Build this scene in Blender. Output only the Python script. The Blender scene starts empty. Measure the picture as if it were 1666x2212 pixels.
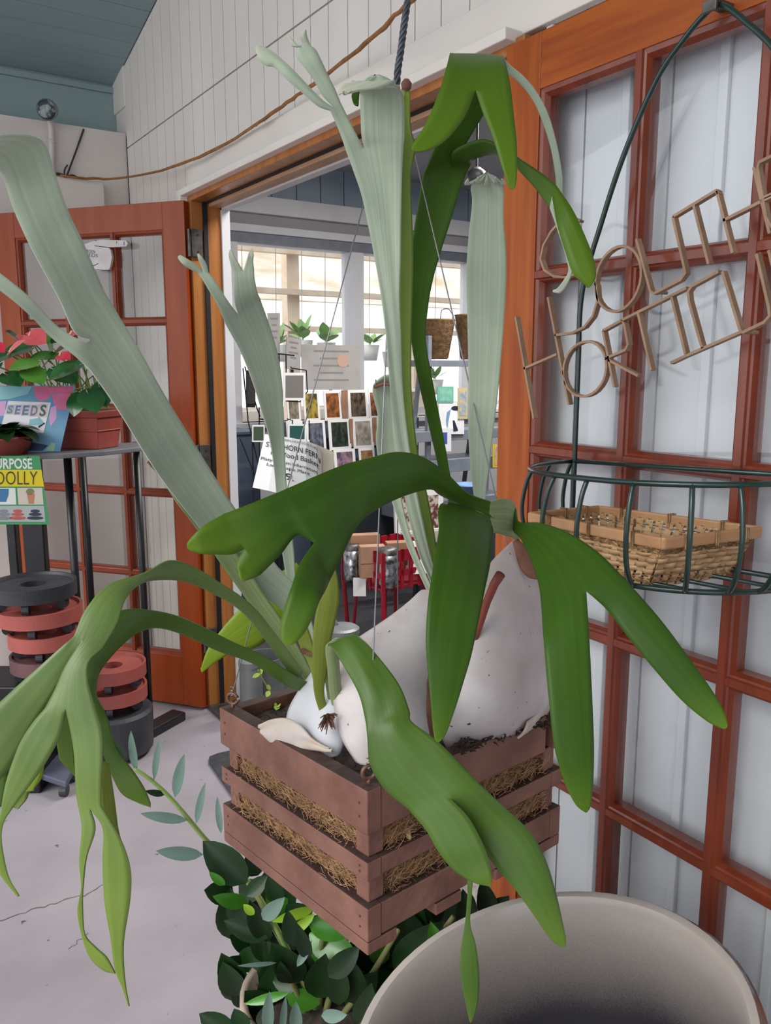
import bpy, bmesh, math, random
from mathutils import Vector, Matrix, noise
random.seed(7)
SC = bpy.context.scene
COL = SC.collection
V = Vector
# ------------------------------------------------------------------ camera
FPX, PITCH, YAW = 1785.0, math.radians(9.94), math.radians(33.77)
IW, IH, CZ = 1666, 2212, 1.40
cam = bpy.data.cameras.new('camera')
cam.sensor_fit = 'VERTICAL'; cam.sensor_height = 36.0
cam.lens = FPX / IH * 36.0
cam.clip_start = 0.02
camo = bpy.data.objects.new('camera', cam); COL.objects.link(camo)
camo.location = (0, 0, CZ)
camo.rotation_euler = (math.radians(90) - PITCH, 0, -YAW)
SC.camera = camo
# ------------------------------------------------------------------ world: even overcast sky
w = bpy.data.worlds.new('overcast'); SC.world = w; w.use_nodes = True
bgn = w.node_tree.nodes['Background']
bgn.inputs[0].default_value = (0.93, 0.965, 1.0, 1); bgn.inputs[1].default_value = 1.35
SC.view_settings.view_transform = 'Standard'; SC.view_settings.look = 'None'
SC.view_settings.gamma = 1.0; SC.view_settings.use_curve_mapping = False
SC.view_settings.exposure = 0.47
# soft daylight through thin cloud, from the open side of the porch
sun = bpy.data.lights.new('sun', 'SUN'); sun.energy = 1.7; sun.angle = math.radians(40); sun.color = (1, 0.97, 0.93)
suno = bpy.data.objects.new('sun', sun); COL.objects.link(suno)
suno.rotation_euler = (math.radians(52), 0, math.radians(-82))
suno.location = (-4, -2, 5)

# ------------------------------------------------------------------ geometry from measured rays
C0 = V((0, 0, CZ))
FH = V((math.sin(YAW), math.cos(YAW), 0))
RT = V((math.cos(YAW), -math.sin(YAW), 0))
def ray(x, y):
    a = x - IW / 2; b = IH / 2 - y
    fw = FPX * math.cos(PITCH) + b * math.sin(PITCH); up = b * math.cos(PITCH) - FPX * math.sin(PITCH)
    return FH * fw + RT * a + V((0, 0, up))
def onX(x, y, X): r = ray(x, y); return C0 + r * (X / r.x)
def onY(x, y, Y): r = ray(x, y); return C0 + r * (Y / r.y)
def onZ(x, y, Z): r = ray(x, y); return C0 + r * ((Z - CZ) / r.z)
def D(x, y, d): r = ray(x, y); return C0 + r * (d / r.dot(FH))
class Plane:
    """a real flat surface in the scene: point + normal"""
    def __init__(s, p, n): s.p = V(p); s.n = V(n).normalized()
    def at(s, x, y, off=0.0):
        r = ray(x, y); q = s.p + s.n * off
        return C0 + r * ((q - C0).dot(s.n) / r.dot(s.n))

# ------------------------------------------------------------------ mesh helper
class MB:
    def __init__(s): s.v = []; s.f = []; s.m = []; s.uv = None
    def add(s, vs, fs, mi=0):
        o = len(s.v); s.v += [V(p) for p in vs]
        for f in fs: s.f.append([i + o for i in f]); s.m.append(mi)
        return s
    def box(s, lo, hi, mat=None, mi=0):
        x0, y0, z0 = lo; x1, y1, z1 = hi
        vs = [V(p) for p in ((x0,y0,z0),(x1,y0,z0),(x1,y1,z0),(x0,y1,z0),(x0,y0,z1),(x1,y0,z1),(x1,y1,z1),(x0,y1,z1))]
        if mat: vs = [mat @ p for p in vs]
        return s.add(vs, [(0,3,2,1),(4,5,6,7),(0,1,5,4),(1,2,6,5),(2,3,7,6),(3,0,4,7)], mi)
    def tube(s, pts, r, n=8, closed=False, mi=0, r1=None, flat=None):
        pts = [V(p) for p in pts]; N = len(pts)
        ring = []
        up = None
        for i, p in enumerate(pts):
            if closed: t = pts[(i+1) % N] - pts[i-1]
            else: t = pts[min(i+1, N-1)] - pts[max(i-1, 0)]
            if t.length < 1e-9: t = V((0,0,1))
            t.normalize()
            if up is None:
                up = V((0,0,1)) if abs(t.z) < .9 else V((1,0,0))
            a = up - t * up.dot(t)
            if a.length < 1e-6: a = t.orthogonal()
            a.normalize(); b = t.cross(a); up = a
            rr = r if not isinstance(r, (list, tuple)) else r[i]
            if r1 is not None: rr = r + (r1 - r) * i / max(1, N-1)
            ring.append([p + a * (rr * math.cos(2*math.pi*k/n)) + b * (rr * math.sin(2*math.pi*k/n)) for k in range(n)])
        vs = [q for R in ring for q in R]; fs = []
        M_ = N if closed else N - 1
        for i in range(M_):
            j = (i + 1) % N
            for k in range(n):
                l = (k + 1) % n
                fs.append((i*n+k, j*n+k, j*n+l, i*n+l))
        if not closed:
            fs.append(tuple(range(n))); fs.append(tuple((N-1)*n + k for k in reversed(range(n))))
        return s.add(vs, fs, mi)
    def lathe(s, prof, c=(0,0,0), n=32, mat=None, mi=0, mis=None):
        c = V(c); vs = []
        for r, z in prof:
            for k in range(n):
                a = 2*math.pi*k/n; p = V((r*math.cos(a), r*math.sin(a), z))
                vs.append((mat @ p) if mat else p + c)
        o = len(s.v); s.v += vs
        for i in range(len(prof)-1):
            for k in range(n):
                l = (k+1) % n
                s.f.append([o+i*n+k, o+i*n+l, o+(i+1)*n+l, o+(i+1)*n+k]); s.m.append(mis[i] if mis else mi)
        return s
    def prism(s, poly, off, mi=0):
        """planar polygon (3d pts) extruded by vector off"""
        poly = [V(p) for p in poly]; n = len(poly); off = V(off)
        vs = poly + [p + off for p in poly]
        fs = [tuple(reversed(range(n))), tuple(range(n, 2*n))] + [(i, (i+1) % n, n + (i+1) % n, n + i) for i in range(n)]
        return s.add(vs, fs, mi)
    def grid(s, rows, mi=0, closed=False):
        n = len(rows[0]); vs = [p for r in rows for p in r]; fs = []
        for i in range(len(rows)-1):
            for k in range(n if closed else n-1):
                l = (k+1) % n
                fs.append((i*n+k, i*n+l, (i+1)*n+l, (i+1)*n+k))
        return s.add(vs, fs, mi)
    def mesh(s, name):
        me = bpy.data.meshes.new(name)
        me.from_pydata([tuple(p) for p in s.v], [], s.f)
        if any(s.m): me.polygons.foreach_set('material_index', s.m)
        me.update(); return me
    def build(s, name, mats, parent=None, smooth=False, bevel=0, loc=None, solid=0, fix=True, subs=0):
        me = s.mesh(name)
        if fix:
            bm = bmesh.new(); bm.from_mesh(me); bmesh.ops.recalc_face_normals(bm, faces=bm.faces); bm.to_mesh(me); bm.free()
        return mkobj(name, me, mats, parent, smooth, bevel, loc, solid, subs)
WORLD = {}
def mkobj(name, me, mats, parent=None, smooth=False, bevel=0, loc=None, solid=0, subs=0):
    if not isinstance(mats, (list, tuple)): mats = [mats]
    if not me.materials:
        for m in mats: me.materials.append(m)
    if smooth:
        me.polygons.foreach_set('use_smooth', [True]*len(me.polygons))
    o = bpy.data.objects.new(name, me); COL.objects.link(o)
    if loc is not None:
        mw = loc if isinstance(loc, Matrix) else Matrix.Translation(V(loc))
        o.matrix_basis = mw; 
    else: mw = Matrix.Identity(4)
    WORLD[o.name] = mw
    if parent is not None:
        o.parent = parent; o.matrix_parent_inverse = WORLD[parent.name].inverted()
    if bevel:
        b = o.modifiers.new('bevel', 'BEVEL'); b.width = bevel; b.segments = 2; b.limit_method = 'ANGLE'; b.angle_limit = math.radians(40)
    if solid:
        b = o.modifiers.new('solid', 'SOLIDIFY'); b.thickness = solid; b.offset = 0
    if subs:
        b = o.modifiers.new('sub', 'SUBSURF'); b.levels = subs; b.render_levels = subs
    return o
def inst(name, me, mw, parent=None, label=None):
    o = bpy.data.objects.new(name, me); COL.objects.link(o)
    o.matrix_basis = mw; WORLD[o.name] = mw
    if parent is not None:
        o.parent = parent; o.matrix_parent_inverse = WORLD[parent.name].inverted()
    if label: o['label'] = label
    return o
def thing(name, loc, label, cat, group=None, kind=None):
    o = bpy.data.objects.new(name, None); COL.objects.link(o)
    o.location = V(loc); o.empty_display_size = .05
    WORLD[o.name] = Matrix.Translation(V(loc))
    tag(o, label, cat, group, kind); return o
def tag(o, label=None, cat=None, group=None, kind=None):
    if label: o['label'] = label
    if cat: o['category'] = cat
    if group: o['group'] = group
    if kind: o['kind'] = kind
    return o
def struct(name, loc=(0,0,0)):
    o = bpy.data.objects.new(name, None); COL.objects.link(o); o.location = V(loc)
    WORLD[o.name] = Matrix.Translation(V(loc)); o['kind'] = 'structure'; return o
def catmull(pts, per=6, closed=False):
    pts = [V(p) for p in pts]; n = len(pts); out = []
    if n < 3 and not closed:
        return [pts[0].lerp(pts[1], k/per) for k in range(per+1)]
    for i in range(n if closed else n-1):
        if closed: p0,p1,p2,p3 = pts[i-1],pts[i],pts[(i+1)%n],pts[(i+2)%n]
        else:
            p1,p2 = pts[i],pts[i+1]
            p0 = pts[i-1] if i > 0 else p1*2-p2
            p3 = pts[i+2] if i+2 < n else p2*2-p1
        for k in range(per):
            t = k/per
            out.append(.5*((2*p1)+(p2-p0)*t+(2*p0-5*p1+4*p2-p3)*t*t+(3*p1-p0-3*p2+p3)*t**3))
    if not closed: out.append(pts[-1])
    return out
# ------------------------------------------------------------------ materials
def lin(c):
    if isinstance(c, str): c = tuple(int(c[i:i+2], 16)/255 for i in (0,2,4))
    return tuple((x/12.92 if x <= .04045 else ((x+.055)/1.055)**2.4) for x in c) + (1,)
MATS = {}
def mat(name, c1, c2=None, rough=.6, scale=8.0, stretch=(1,1,1), bump=0.0, bscale=None, metal=0.0, spec=None, detail=4.0, coat=0.0, emit=None, estr=0, coord='Object', sheen=0, lo=.35, hi=.65, sss=0, trans=0):
    m = bpy.data.materials.new(name); m.use_nodes = True; MATS[name] = m
    nt = m.node_tree; b = nt.nodes['Principled BSDF']
    b.inputs['Roughness'].default_value = rough; b.inputs['Metallic'].default_value = metal
    if spec is not None: b.inputs['Specular IOR Level'].default_value = spec
    if coat: b.inputs['Coat Weight'].default_value = coat; b.inputs['Coat Roughness'].default_value = .15
    if sheen: b.inputs['Sheen Weight'].default_value = sheen; b.inputs['Sheen Roughness'].default_value = .5
    if emit: b.inputs['Emission Color'].default_value = lin(emit); b.inputs['Emission Strength'].default_value = estr
    b.inputs['Base Color'].default_value = lin(c1)
    if c2 or bump:
        tc = nt.nodes.new('ShaderNodeTexCoord'); mp = nt.nodes.new('ShaderNodeMapping')
        mp.inputs['Scale'].default_value = stretch
        nt.links.new(tc.outputs[coord], mp.inputs[0])
        n = nt.nodes.new('ShaderNodeTexNoise'); n.inputs['Scale'].default_value = scale; n.inputs['Detail'].default_value = detail
        nt.links.new(mp.outputs[0], n.inputs['Vector'])
        if c2:
            r = nt.nodes.new('ShaderNodeValToRGB'); r.color_ramp.elements[0].position = lo; r.color_ramp.elements[1].position = hi
            r.color_ramp.elements[0].color = lin(c1); r.color_ramp.elements[1].color = lin(c2)
            nt.links.new(n.outputs[0], r.inputs[0]); nt.links.new(r.outputs[0], b.inputs['Base Color'])
        if bump:
            n2 = n
            if bscale:
                n2 = nt.nodes.new('ShaderNodeTexNoise'); n2.inputs['Scale'].default_value = bscale; n2.inputs['Detail'].default_value = detail
                nt.links.new(mp.outputs[0], n2.inputs['Vector'])
            bp = nt.nodes.new('ShaderNodeBump'); bp.inputs['Strength'].default_value = bump; bp.inputs['Distance'].default_value = .01
            nt.links.new(n2.outputs[0], bp.inputs['Height']); nt.links.new(bp.outputs[0], b.inputs['Normal'])
    return m
def flat(name, c, rough=.6, **k): return mat(name, c, None, rough, **k)
M_white = mat('white_paint', 'F2EBE2', 'E8E0D8', .55, 2.5, (1,1,.3), bump=.05, bscale=60)
M_white2 = mat('white_block_paint', 'E6DCD6', 'D8CEC9', .6, 3, bump=.08, bscale=30)
M_groove = flat('groove_grey_paint', '8A8580', .8)  # grey backing colour seen in the joints between boards
M_wallblue = mat('blue_white_siding', 'E4E6EA', 'DADCE2', .5, 3, (1,1,.3))
M_teal = mat('teal_paint', '94A9AB', '879DA2', .5, 3, (.3,1,1), bump=.05, bscale=40)
M_tealdk = flat('teal_joint', '3E545A', .8)
M_conc = None
M_dwood = mat('door_varnished_fir', '94400C', 'AC5818', .35, 9, (6,6,.35), bump=.03, coat=.25, spec=.35)
M_dwood2 = mat('door_varnished_fir_rail', '94400C', 'AC5818', .35, 9, (6,.35,6), bump=.03, coat=.25, spec=.35)
M_redw = mat('door_muntin_redwood', '6E2A16', '82381E', .35, 10, (4,4,.5), coat=.3)
M_dred = mat('door_red_varnish', '943C14', 'A2481C', .35, 5, (5,5,.4), coat=.15, spec=.3)
M_dred2 = mat('door_red_muntin', '7E3218', '8C3C20', .4, 8, coat=.1, spec=.3)
M_jamb = mat('jamb_orange_pine', 'A0602A', 'B4743C', .4, 7, (5,5,.4), coat=.2)
M_black = flat('black_rubber', '15161A', .6)
M_steel = mat('dull_steel', '7C7A78', '5F5B58', .45, 30, metal=.8)
M_basket = mat('stained_basket_wood', '835A4C', '6A4438', .7, 14, (1,1,1), bump=.25, bscale=70)
def grime_top(m, col, k=.75):
    """weathered grime lying on the upward faces of old timber"""
    nt = m.node_tree; b = nt.nodes['Principled BSDF']; L = nt.links.new; src = b.inputs['Base Color'].links[0].from_socket
    g = nt.nodes.new('ShaderNodeNewGeometry'); s = nt.nodes.new('ShaderNodeSeparateXYZ'); L(g.outputs['True Normal'], s.inputs[0])
    mr = nt.nodes.new('ShaderNodeMapRange'); mr.inputs[1].default_value = .5; mr.inputs[2].default_value = .9; mr.inputs[4].default_value = k; L(s.outputs[2], mr.inputs[0])
    mx = nt.nodes.new('ShaderNodeMix'); mx.data_type = 'RGBA'; L(mr.outputs[0], mx.inputs[0]); L(src, mx.inputs[6]); mx.inputs[7].default_value = lin(col); L(mx.outputs[2], b.inputs['Base Color'])
grime_top(M_basket, '3A2A28', .92)
M_basket2 = mat('stained_basket_wood_end', '7A4A3A', '93604C', .75, 40, (1,1,5), bump=.3)
M_coir = mat('coir', 'AE8860', '805E40', .9, 60, bump=.4)
M_coir2 = mat('dark_coir', '5A3E28', '3A281A', .95, 60, bump=.5)
M_peat = mat('dark_peat', '231A16', '3A2A22', .95, 50, bump=.6)
M_wire = flat('grey_wire', '8E8E92', .35, metal=.7)
M_eye = mat('rusty_eye', '7B5A48', '5C4034', .5, 60, metal=.4)
M_rope = mat('twisted_grey_wire', '3C4046', '585D64', .5, 80, metal=.4)
M_green = flat('dark_green_enamel', '14302B', .3, coat=.4)
M_wicker = mat('wicker_strip', 'CDA97C', 'B08A60', .55, 25, (1,1,1), bump=.15)
M_bamboo = mat('bamboo_rim', 'C4976C', 'AE7E58', .45, 14, bump=.1)
M_twine = mat('seagrass_twine', 'A5845A', '6F5332', .8, 60, bump=.4)
M_sign = mat('plywood_letter', 'A7876D', '93755D', .6, 20, (1,1,1), bump=.1)
M_sign2 = M_sign
M_blackmetal = mat('black_powdercoat', '121317', '1A1C21', .4, 20)
M_bluegrey = mat('slate_platform', '4A4E5E', '565B6C', .5, 10)
M_redpl = mat('terracotta_plastic', 'A6544C', '984A44', .5, 6)
M_terra = mat('terracotta_box', 'A2483C', '8F3E36', .45, 6)
M_purpl = mat('brown_plastic', '6C4A4C', '5C3E42', .5, 8)
M_blkpl = mat('black_plastic', '2A2B30', '38393F', .5, 12)
M_paper = flat('white_paper', 'F1EFEE', .7)
M_tan = mat('weathered_sleeve', 'CFC3B2', 'B3A592', .7, 20)
M_ink = flat('black_ink', '1C1B1E', .7)
M_grey = mat('grey_painted_metal', '6F7480', '7C818C', .5, 12)
M_galv = mat('galvanised_can', '8E9092', '7C7E80', .45, 12, metal=.3)
M_card = mat('kraft_cardboard', 'A97F66', '98705A', .8, 12)
M_redm = mat('red_enamel', 'A91F32', '98192B', .4, 20)
M_shop = mat('shop_wall_paint', 'AEB3BC', 'A4A9B3', .6, 3)
M_shopb = mat('shop_blue_boards', '9AA8B8', '90A0B2', .55, 3, (1,1,.3))
M_shopw = mat('shop_white_trim', 'E2E1E4', 'D6D5DA', .55, 3)
M_shopc = mat('shop_ceiling', 'A6A4A8', '9C9AA0', .7, 3)
M_dark = mat('shop_dark_fabric', '23262E', '2E323B', .8, 6)
M_counter = mat('shop_counter_blue', '3F4A5C', '4B5668', .6, 6)
M_coirpot = mat('pressed_coir_pot', '8A6A48', '6A4E34', .95, 40, bump=.7)
M_leafz = mat('zz_leaf', '12280F', '1C3A18', .35, 9, spec=.35)
M_leafzg = mat('zz_leaf_back', '5A7266', '688074', .5, 9)
M_leafzn = mat('zz_new_leaf', '7FA51E', '93B82A', .35, 9, coat=.2)
M_leafzm = mat('zz_mid_leaf', '3B7A1E', '4C8E28', .3, 9, coat=.3)
M_stemz = mat('zz_stem', '8A7A52', '6F7A4A', .6, 14)
M_stemg = mat('green_stem', '8FA05A', '74904A', .6, 14)
M_anth = mat('anthurium_leaf', '1E4A26', '2F6A30', .25, 8, coat=.35)
M_anthl = mat('anthurium_new_leaf', '4C8A30', '5E9A3A', .3, 8, coat=.3)
M_spathe = mat('red_spathe', 'C4183C', 'D8304C', .25, 8, coat=.5)
M_spathp = mat('pink_spathe', 'E0646A', 'D0545C', .3, 8, coat=.4)
M_spadix = flat('spadix', 'E6D8B8', .6)
M_cord = mat('brown_vine', 'A8713C', '8A5A30', .7, 30, bump=.3)
M_iron = flat('dark_iron', '3B322E', .6)
M_pipe = mat('painted_conduit', 'DCD3CF', 'CFC5C2', .5, 6)
M_lampg = flat('lamp_glass', '6E7F84', .15, coat=.5)
M_soil = mat('pot_soil', '2E2824', '463C34', .95, 40, bump=.5)
M_stone = mat('beige_ceramic', 'B4A394', 'A39283', .55, 20)
M_mat = mat('black_mat', '2B2C30', '3A3B40', .8, 40)
# glass
def glass_mat(name, tint=(1,1,1,1), alpha=.12, rough=.02):
    m = bpy.data.materials.new(name); m.use_nodes = True; nt = m.node_tree; nt.nodes.clear()
    out = nt.nodes.new('ShaderNodeOutputMaterial'); tr = nt.nodes.new('ShaderNodeBsdfTransparent'); gl = nt.nodes.new('ShaderNodeBsdfGlossy')
    tr.inputs[0].default_value = tint; gl.inputs['Roughness'].default_value = rough
    lw = nt.nodes.new('ShaderNodeLayerWeight'); lw.inputs[0].default_value = .5
    pw = nt.nodes.new('ShaderNodeMath'); pw.operation = 'POWER'; pw.inputs[1].default_value = 5; nt.links.new(lw.outputs['Facing'], pw.inputs[0])
    fr = nt.nodes.new('ShaderNodeMath'); fr.operation = 'MULTIPLY_ADD'; fr.inputs[1].default_value = .9; fr.inputs[2].default_value = .035; nt.links.new(pw.outputs[0], fr.inputs[0])
    mx = nt.nodes.new('ShaderNodeMixShader')
    nt.links.new(fr.outputs[0], mx.inputs[0]); nt.links.new(tr.outputs[0], mx.inputs[1]); nt.links.new(gl.outputs[0], mx.inputs[2])
    nt.links.new(mx.outputs[0], out.inputs[0]); return m
M_glass = glass_mat('window_glass', (.97,.98,.98,1))
def concrete():
    m = mat('concrete', '9B99A2', '8C8993', .7, 3.0, bump=.05, bscale=40, detail=8)
    nt = m.node_tree; b = nt.nodes['Principled BSDF']
    src = b.inputs['Base Color'].links[0].from_socket
    tc = nt.nodes.new('ShaderNodeTexCoord'); n = nt.nodes.new('ShaderNodeTexNoise'); n.inputs['Scale'].default_value = 26; n.inputs['Detail'].default_value = 3
    nt.links.new(tc.outputs['Object'], n.inputs['Vector'])
    r = nt.nodes.new('ShaderNodeValToRGB'); r.color_ramp.elements[0].position = .24; r.color_ramp.elements[1].position = .3
    r.color_ramp.elements[0].color = lin('8A8082'); r.color_ramp.elements[1].color = (1,1,1,1)
    nt.links.new(n.outputs[0], r.inputs[0])
    n3 = nt.nodes.new('ShaderNodeTexNoise'); n3.inputs['Scale'].default_value = 1.1; nt.links.new(tc.outputs['Object'], n3.inputs['Vector'])
    r3 = nt.nodes.new('ShaderNodeValToRGB'); r3.color_ramp.elements[0].color = lin('EFE2DA'); r3.color_ramp.elements[1].color = (1,1,1,1)
    nt.links.new(n3.outputs[0], r3.inputs[0])
    mx = nt.nodes.new('ShaderNodeMix'); mx.data_type = 'RGBA'; mx.blend_type = 'MULTIPLY'; mx.inputs[0].default_value = 1
    nt.links.new(src, mx.inputs[6]); nt.links.new(r.outputs[0], mx.inputs[7])
    mx2 = nt.nodes.new('ShaderNodeMix'); mx2.data_type = 'RGBA'; mx2.blend_type = 'MULTIPLY'; mx2.inputs[0].default_value = 1
    nt.links.new(mx.outputs[2], mx2.inputs[6]); nt.links.new(r3.outputs[0], mx2.inputs[7])
    nt.links.new(mx2.outputs[2], b.inputs['Base Color']); return m
M_conc = concrete()
def frond_mat(name, base, dark, tip, rough=.42, vein=.5, fuzz=.15, tipv=.7, bumpk=.1, spec=.4):
    """leaf with lengthwise veins (u across, v along the blade) and a paler growing tip"""
    m = bpy.data.materials.new(name); m.use_nodes = True; nt = m.node_tree; b = nt.nodes['Principled BSDF']; L = nt.links.new
    b.inputs['Roughness'].default_value = rough; b.inputs['Specular IOR Level'].default_value = spec
    b.inputs['Sheen Weight'].default_value = fuzz; b.inputs['Sheen Roughness'].default_value = .4
    uv = nt.nodes.new('ShaderNodeUVMap'); mp = nt.nodes.new('ShaderNodeMapping'); mp.inputs['Scale'].default_value = (9, .7, 1)
    L(uv.outputs[0], mp.inputs[0])
    n = nt.nodes.new('ShaderNodeTexNoise'); n.inputs['Scale'].default_value = 1.6; n.inputs['Detail'].default_value = 5; L(mp.outputs[0], n.inputs['Vector'])
    r = nt.nodes.new('ShaderNodeValToRGB'); r.color_ramp.elements[0].position = .3; r.color_ramp.elements[1].position = .68
    r.color_ramp.elements[0].color = lin(dark); r.color_ramp.elements[1].color = lin(base); L(n.outputs[0], r.inputs[0])
    tc = nt.nodes.new('ShaderNodeTexCoord'); n2 = nt.nodes.new('ShaderNodeTexNoise'); n2.inputs['Scale'].default_value = 9; n2.inputs['Detail'].default_value = 3; L(tc.outputs['Object'], n2.inputs['Vector'])
    r2 = nt.nodes.new('ShaderNodeValToRGB'); r2.color_ramp.elements[0].position = .35; r2.color_ramp.elements[1].position = .7; r2.color_ramp.elements[0].color = (.82,.84,.8,1); r2.color_ramp.elements[1].color = (1.06,1.06,1.02,1); L(n2.outputs[0], r2.inputs[0])
    mx = nt.nodes.new('ShaderNodeMix'); mx.data_type = 'RGBA'; mx.blend_type = 'MULTIPLY'; mx.inputs[0].default_value = 1
    L(r.outputs[0], mx.inputs[6]); L(r2.outputs[0], mx.inputs[7])
    sp = nt.nodes.new('ShaderNodeSeparateXYZ'); L(uv.outputs[0], sp.inputs[0])
    mr = nt.nodes.new('ShaderNodeMapRange'); mr.inputs[1].default_value = tipv; mr.inputs[2].default_value = 1.0; mr.inputs[3].default_value = 0; mr.inputs[4].default_value = .8
    L(sp.outputs[1], mr.inputs[0])
    mt = nt.nodes.new('ShaderNodeMix'); mt.data_type = 'RGBA'; L(mr.outputs[0], mt.inputs[0]); L(mx.outputs[2], mt.inputs[6]); mt.inputs[7].default_value = lin(tip)
    L(mt.outputs[2], b.inputs['Base Color'])
    bp = nt.nodes.new('ShaderNodeBump'); bp.inputs['Strength'].default_value = bumpk; bp.inputs['Distance'].default_value = .006
    L(n.outputs[0], bp.inputs['Height']); L(bp.outputs[0], b.inputs['Normal'])
    # thin blade lets some light through
    tl = nt.nodes.new('ShaderNodeBsdfTranslucent'); L(mt.outputs[2], tl.inputs[0])
    ms = nt.nodes.new('ShaderNodeMixShader'); ms.inputs[0].default_value = .18
    out = nt.nodes['Material Output']; L(b.outputs[0], ms.inputs[1]); L(tl.outputs[0], ms.inputs[2]); L(ms.outputs[0], out.inputs[0])
    return m
F_dark = frond_mat('frond_dark_green', '41631A', '385816', '6E8C1E', fuzz=.03, rough=.4, bumpk=.04, spec=.22)
F_mid = frond_mat('frond_mid_green', '56742E', '4D6A28', '7C962A', fuzz=.05, rough=.34, bumpk=.04, spec=.32)
F_pale = frond_mat('frond_pale_felted', 'C0CAB8', 'AEBCA6', 'CFCAB6', rough=.75, fuzz=.5, bumpk=.2, spec=.2, tipv=.9)
F_bloom = frond_mat('frond_silvery_green', '748C4C', '667F42', '8AA034', fuzz=.1, rough=.3, bumpk=.05, spec=.45)
F_olive = frond_mat('frond_olive', '768A38', '647A30', '9AA83A', rough=.55)
F_yel = frond_mat('frond_yellow_green', '8FA822', '7A961E', 'B0BE30', rough=.5)
F_gold = frond_mat('frond_ageing', '8A9030', '6F8030', 'A08A30', rough=.55)
F_stalk = frond_mat('frond_stalk', '93A070', '7A8C58', '93A070', rough=.7, fuzz=.4)
def shield_mat():
    m = mat('shield_frond_skin', 'CFC7C8', 'AB9F9C', .5, 7, bump=.06, bscale=90)
    nt = m.node_tree; b = nt.nodes['Principled BSDF']; L = nt.links.new
    src = b.inputs['Base Color'].links[0].from_socket
    tc = nt.nodes.new('ShaderNodeTexCoord')
    n = nt.nodes.new('ShaderNodeTexNoise'); n.inputs['Scale'].default_value = 95; n.inputs['Detail'].default_value = 3; L(tc.outputs['Object'], n.inputs['Vector'])
    r = nt.nodes.new('ShaderNodeValToRGB'); r.color_ramp.elements[0].position = .265; r.color_ramp.elements[1].position = .30; r.color_ramp.elements[0].color = lin('4A3A34'); r.color_ramp.elements[1].color = (1,1,1,1); L(n.outputs[0], r.inputs[0])
    n2 = nt.nodes.new('ShaderNodeTexNoise'); n2.inputs['Scale'].default_value = 4.5; n2.inputs['Detail'].default_value = 5; L(tc.outputs['Object'], n2.inputs['Vector'])
    r2 = nt.nodes.new('ShaderNodeValToRGB'); r2.color_ramp.elements[0].position = .32; r2.color_ramp.elements[1].position = .5; r2.color_ramp.elements[0].color = lin('C79C84'); r2.color_ramp.elements[1].color = (1,1,1,1); L(n2.outputs[0], r2.inputs[0])
    a = nt.nodes.new('ShaderNodeMix'); a.data_type = 'RGBA'; a.blend_type = 'MULTIPLY'; a.inputs[0].default_value = 1; L(src, a.inputs[6]); L(r.outputs[0], a.inputs[7])
    c = nt.nodes.new('ShaderNodeMix'); c.data_type = 'RGBA'; c.blend_type = 'MULTIPLY'; c.inputs[0].default_value = 1; L(a.outputs[2], c.inputs[6]); L(r2.outputs[0], c.inputs[7])
    L(c.outputs[2], b.inputs['Base Color']); return m
M_shield = shield_mat()
M_shieldw = mat('shield_frond_young', 'D2D4DA', 'C2C2C8', .6, 6, bump=.05, bscale=60)
M_shieldtan = mat('shield_frond_dry_rim', 'BDA890', 'C6C1C1', .8, 16, bump=.3)
M_stipe = mat('dead_stipe', '8C3E2C', '6A3024', .6, 20)
M_dry = mat('dry_brown', '5A3A2E', '7C5442', .9, 40, bump=.5)
# text converted to mesh
def text_mesh(s, bold=0.0):
    cu = bpy.data.curves.new('text', 'FONT'); cu.body = s; cu.size = 1; cu.offset = bold; cu.resolution_u = 3
    o = bpy.data.objects.new('text', cu); COL.objects.link(o)
    dg = bpy.context.evaluated_depsgraph_get(); me = bpy.data.meshes.new_from_object(o.evaluated_get(dg))
    bpy.data.objects.remove(o); bpy.data.curves.remove(cu); me.materials.clear(); return me
def text_on(name, s, quad, off, m, parent, bold=0.0, slant=0.0):
    """lettering laid on a flat quad (tl,tr,br,bl) of scene points"""
    me = text_mesh(s, bold); xs = [v.co.x for v in me.vertices]; ys = [v.co.y for v in me.vertices]
    x0,x1,y0,y1 = min(xs),max(xs),min(ys),max(ys); tl,tr,br,bl = [V(q) for q in quad]; off = V(off)
    for v in me.vertices:
        u = (v.co.x-x0)/(x1-x0); t = (v.co.y-y0)/(y1-y0); u += slant*(t-.5)
        v.co = bl.lerp(br,u).lerp(tl.lerp(tr,u), t) + off
    return mkobj(name, me, m, parent)
# ================================================================== SETTING
fl = MB().box((-9,-7,-.06),(9,13,0)).build('floor', M_conc); tag(fl, 'pale grey painted concrete floor', None, None, 'structure')
def floor_crack(pts, wd):
    P = []
    rr = random.Random(3)
    for a, b in zip(pts[:-1], pts[1:]):
        for k in range(6): P.append(V(a).lerp(V(b), k/6) + V((rr.uniform(-.004,.004), rr.uniform(-.006,.006), 0)))
    P.append(V(pts[-1])); mb = MB(); rows = []
    for i, p in enumerate(P):
        t = (P[min(i+1,len(P)-1)]-P[max(i-1,0)]).normalized(); s = V((-t.y,t.x,0))*wd*(.5+rr.random())
        rows.append([p+s+V((0,0,.0006)), p-s+V((0,0,.0006))])
    return mb.grid(rows)
floor_crack([onZ(-60,2010,0),onZ(40,1975,0),onZ(120,1950,0),onZ(180,1935,0),onZ(225,1910,0)], .0016).build('floor_crack', flat('crack_dirt','5E5658',.9), fl)
floor_crack([onZ(150,2050,0),onZ(190,2015,0)], .001).build('floor_crack', MATS['crack_dirt'], fl)
XW = 1.235            # face of the shop wall
def rake(Y): return 2.835 - .244*(Y-3.485)
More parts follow.
